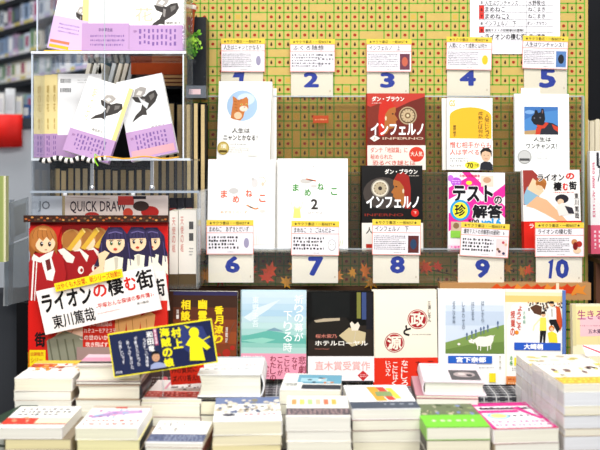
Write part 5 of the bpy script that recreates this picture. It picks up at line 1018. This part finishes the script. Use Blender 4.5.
def t7(A): A.rect(0, 0, 100, 100, 'f4f4f4'); A.rect(0, 0, 100, 10, 'c8ccd2'); A.lines(8, 66, 96, 80, 1, 'a0a4aa', 0.4); A.line([(12, 60), (90, 25)], 1, '8a8a90'); A.lines(72, 45, 92, 55, 2, 'd84a5a'); A.ell(45, 20, 20, 5, 'dfe3e8')
stack('topped by a thick plain white rounded hardcover', 197, 264, 374, DB_, [23, 4, 14, 12], t7, toplabel='thick white rounded hardcover on top of the middle rear stack', cover='f4f4f3', hard=(0, 1), spine='R', covers=['2c2a30', 'f0ece2'], rot=0, L=0.145)
def t8(A): A.rect(0, 0, 100, 30, '6a7aa4'); A.rect(0, 30, 100, 100, 'f6f5f2'); blobs(A, 4, 14, 97, 66, 60, ['b8a890', 'd8cfc0', '5a6a90', 'e0d8cc', '8a8470'], 2, 6); A.ell(22, 76, 10, 5, '4a4a58'); A.lines(45, 70, 92, 80, 1, 'd07a8a')
stack('topped by a pale cover with a crowd drawing', 213, 285, 421, DFR, [14, 10, 12], t8, toplabel='pale blue-topped cover with a crowd drawing on the front row', cover='f6f5f2', rot=3.5, spine='L', covers=['f2ead4', 'e8dcb8'], pg=['f3ead0', 'f1e6c4', 'efe3b0'])
def t9(A): A.rect(0, 0, 100, 100, 'e8e4de'); A.rect(25, 8, 100, 60, '6fa8c0'); A.rect(30, 28, 75, 50, 'a8d0dc'); blobs(A, 40, 25, 90, 60, 8, ['d08a5a', 'f0e8e0', '3a5a70'], 2, 5); A.rect(0, 55, 35, 80, 'f7f5ee'); barcode(A, 5, 60, 26, 76); A.rect(35, 68, 100, 92, '3a3c44')
stack('topped by a tilted blue picture cover with a barcode', 279, 343, 390.5, DB_, [14, 11, 10], t9, toplabel='tilted blue picture cover with a barcode on a rear stack', cover='ece8e0', rot=-4, L=0.13, covers=['f2eee6', 'f6f2ea'])
def t10(A): A.rect(0, 0, 100, 100, 'f8f5ee'); [A.rect(8+i*13, 18, 16+i*13, 44, ['f0a060', 'e8d070', 'b8d890', 'f2c0a0', 'e87a5a', 'f4b85a', 'd0d8e0'][i], i == 0) for i in range(7)]; A.rect(0, 62, 100, 94, '5a5258'); A.lines(3, 66, 97, 92, 3, 'c8a8a8')
stack('topped by a cover of small coloured blocks', 286, 354, 416.5, DFR, [14.5, 10.5, 10.5], t10, toplabel='cover with small coloured blocks and a grey lower band on the front row', cover='f8f5ee', covers=['f2ece0'], spine='R', L=0.13)
def t11(A): A.rect(0, 0, 100, 72, 'f4f4f6'); A.poly([(35, 8), (50, 8), (58, 68), (42, 68)], 'e8a83a'); A.poly([(50, 10), (62, 10), (72, 66), (60, 66)], 'd8483a'); A.poly([(64, 14), (74, 14), (82, 60), (72, 60)], 'f0d84a'); A.rect(45, 30, 70, 50, '8aa06a'); A.rect(0, 72, 100, 98, '4c5564'); A.lines(50, 76, 95, 88, 1, '98a0ac')
stack('topped by a white cover with orange-yellow bars', 352, 424, 409, DFR+0.06, [10.5, 11, 11, 12], t11, toplabel='white cover with orange and yellow bars and slate edge', cover='f4f4f6', covers=['d8d2c4', 'f2eee4'], spine='L', L=0.165, rot=2.5)
def t12(A): A.rect(0, 0, 100, 100, 'f0e2ea'); A.rect(46, 38, 94, 92, '5a5658'); A.ell(70, 62, 18, 14, 'b8a8a8'); A.ell(66, 60, 6, 5, 'e8d8d4'); A.ell(78, 66, 5, 6, '3a3638'); A.lines(8, 12, 34, 18, 1, 'b89aa8')
stack('topped by a pale pink cover with a grey photo', 424, 489, 381.5, DB_, [14, 3, 10], t12, toplabel='pale pink cover with a grey photo on the tallest rear stack at right', cover='f0e2ea', hard=(0,), spine='R', covers=['c88a98', 'efdfe6', 'f2eee4'], rot=-4, offs=[0, -8, -8, -4], L=0.145)
def t13(A): A.rect(0, 0, 100, 50, '6f7a5a'); blobs(A, 3, 3, 97, 46, 22, ['8a9a6a', 'a8a890', '4a5a3a', '7a8ab8', 'c8c0a0'], 2, 6); A.rect(0, 50, 100, 100, '7ad03c'); A.lines(15, 66, 82, 82, 1, 'd8f4c0')
stack('topped by an olive cover with a bright green band', 426.5, 494, 427, DFR, [13, 12], t13, toplabel='olive picture cover with bright green band on the front row', cover='8ac84a', spine='L', L=0.14, rot=2, covers=['f4f1e8'])
def t14(A):
    MG = 'd8288a'; A.rect(0, 0, 100, 100, 'faf6f8'); A.rect(0, 0, 100, 14, MG); A.rect(0, 0, 7, 100, MG); A.rect(0, 30, 70, 40, MG); A.lines(14, 17, 96, 28, 1, '2a1a24', 0.9); A.poly([(10, 20), (90, 22), (92, 28), (12, 27)], '4a2a40'); A.ell(30, 52, 18, 12, '9ad0e8'); A.ell(30, 52, 13, 8, 'f4e48a'); A.lines(46, 46, 94, 58, 1, '3a3038'); A.lines(10, 68, 96, 92, 2, 'd0609a', 0.6); A.rect(94, 0, 100, 100, MG)
    A.poly([(64, 20), (76, 20), (96, 64), (90, 66)], MG); A.rect(0, 96, 100, 100, 'c82a5a')
stack('topped by a white cover with magenta borders', 493, 563, 429, DFR, [14, 12], t14, toplabel='white cover with magenta borders on the front row', cover='faf4f6', spine='L', L=0.16, rot=5, covers=['8a5a4a', 'f2ece0'])
def t15(A): A.rect(0, 0, 100, 100, 'f7f3ea'); A.rect(0, 70, 100, 98, 'd8b040'); A.lines(4, 74, 97, 94, 2, 'f4ec60'); blobs(A, 6, 25, 95, 66, 16, ['b09a7a', 'e8dcc4', '7a5a5a', 'e8e070', 'c8b8a0'], 2, 7); A.lines(5, 8, 60, 16, 1, '8a8a8a')
stack('at the right edge', 563.5, 632, 384, DFR+0.01, [8, 14, 9, 14, 6.5, 15], t15, toplabel='yellow-brown picture cover on top of the tall right edge stack', cover='f4f0e6', covers=['eceef0', 'efe8c8', 'e6e8ec', 'e6dccc', 'eceef0'], pg=['f2ead8', 'e4e6ea', 'f2ead8', 'e2e4e8', 'f2ead8', 'e4e6ea'], spine='L', L=0.165, rot=3.5, jit=0.5)
def t16(A): A.rect(0, 0, 100, 100, 'f4efe4'); blobs(A, 5, 10, 95, 80, 14, ['d8c87a', 'c8b8a0', 'a8b87a', 'e8e0d0'], 3, 8); A.rect(0, 80, 100, 96, 'e8d060')
stack('behind the right edge stack', 531, 606, 366, DB_+0.035, [9, 11, 11, 11], t16, toplabel='cream picture cover on the stack behind the tall right edge stack', cover='f2ecdf', spine='L', L=0.10, rot=2, covers=['dcdde0', 'efe8d4'])
# loose transparent wrap around the right edge stack
wrp = MB(); vs = []; fs = []
a0 = P(563.0, 384, DFR+0.01); a1 = P(545, 362, DFR+0.16)
N, K_ = 16, 8
for i in range(N+1):
    t_ = i/N; x = -0.005+(a0.x-0.004)*(1-t_)+(a0.x-0.024)*t_+0.003*math.sin(i*2.1)-0.002; y = (DFR+0.008)*(1-t_)+(DFR+0.17)*t_
    for j in range(K_+1): vs.append((x+0.0025*math.sin(j*1.9+i*0.9), y, TABLE+0.002+(a0.z+0.002-TABLE)*j/K_))
for i in range(N):
    for j in range(K_): fs.append((i*(K_+1)+j, (i+1)*(K_+1)+j, (i+1)*(K_+1)+j+1, i*(K_+1)+j+1))
wrp.add(vs, fs, acrylic((0.97, 0.96, 0.97), 0.28, 0.12), True); tag(wrp.build('plastic_wrap_sheet'), 'crinkled clear plastic wrap over the left side of the right edge stack', 'plastic wrap')
# small items on stacks
slab('pink_edged_leaflet', (586, 341, 625, 356), 1.70, 0.001, 'white leaflet with a red-pink edge at the right above the tall stack', 'leaflet', 'f4eef0', lambda A: A.line([(586, 342), (606, 354)], 2.2, 'd8304a'), lean=55, roll=0)
# dark green books at far left
for i, (y, c) in enumerate([(381, '2c4030'), (389, 'd8dcd0'), (395, '24382a'), (403, '3a4a3c'), (410, 'cfd4c8')]):
    d = 1.50; q = P(-8, y+8, d); book('paperback_book', 0.030, 0.14, 0.012, (P(-4, 0, d).x-0.0, d, TABLE+0.115-i*0.0135), (0, 0, math.radians(-14)), f'narrow {"dark green" if c != "d8dcd0" and c != "cfd4c8" else "pale"} booklet in the far left edge pile, {ordn(i)} from its top', group='far left booklets', cover=c, page='c8ccc0')
bl = MB(); bl.box((P(-12, 0, 1.5).x-0.01, 1.5, TABLE), (P(2, 0, 1.5).x, 1.64, TABLE+0.0605), M('1c211e', 0.5)); tag(bl.build('dark_case'), 'dark case under the far left edge booklets', 'case')
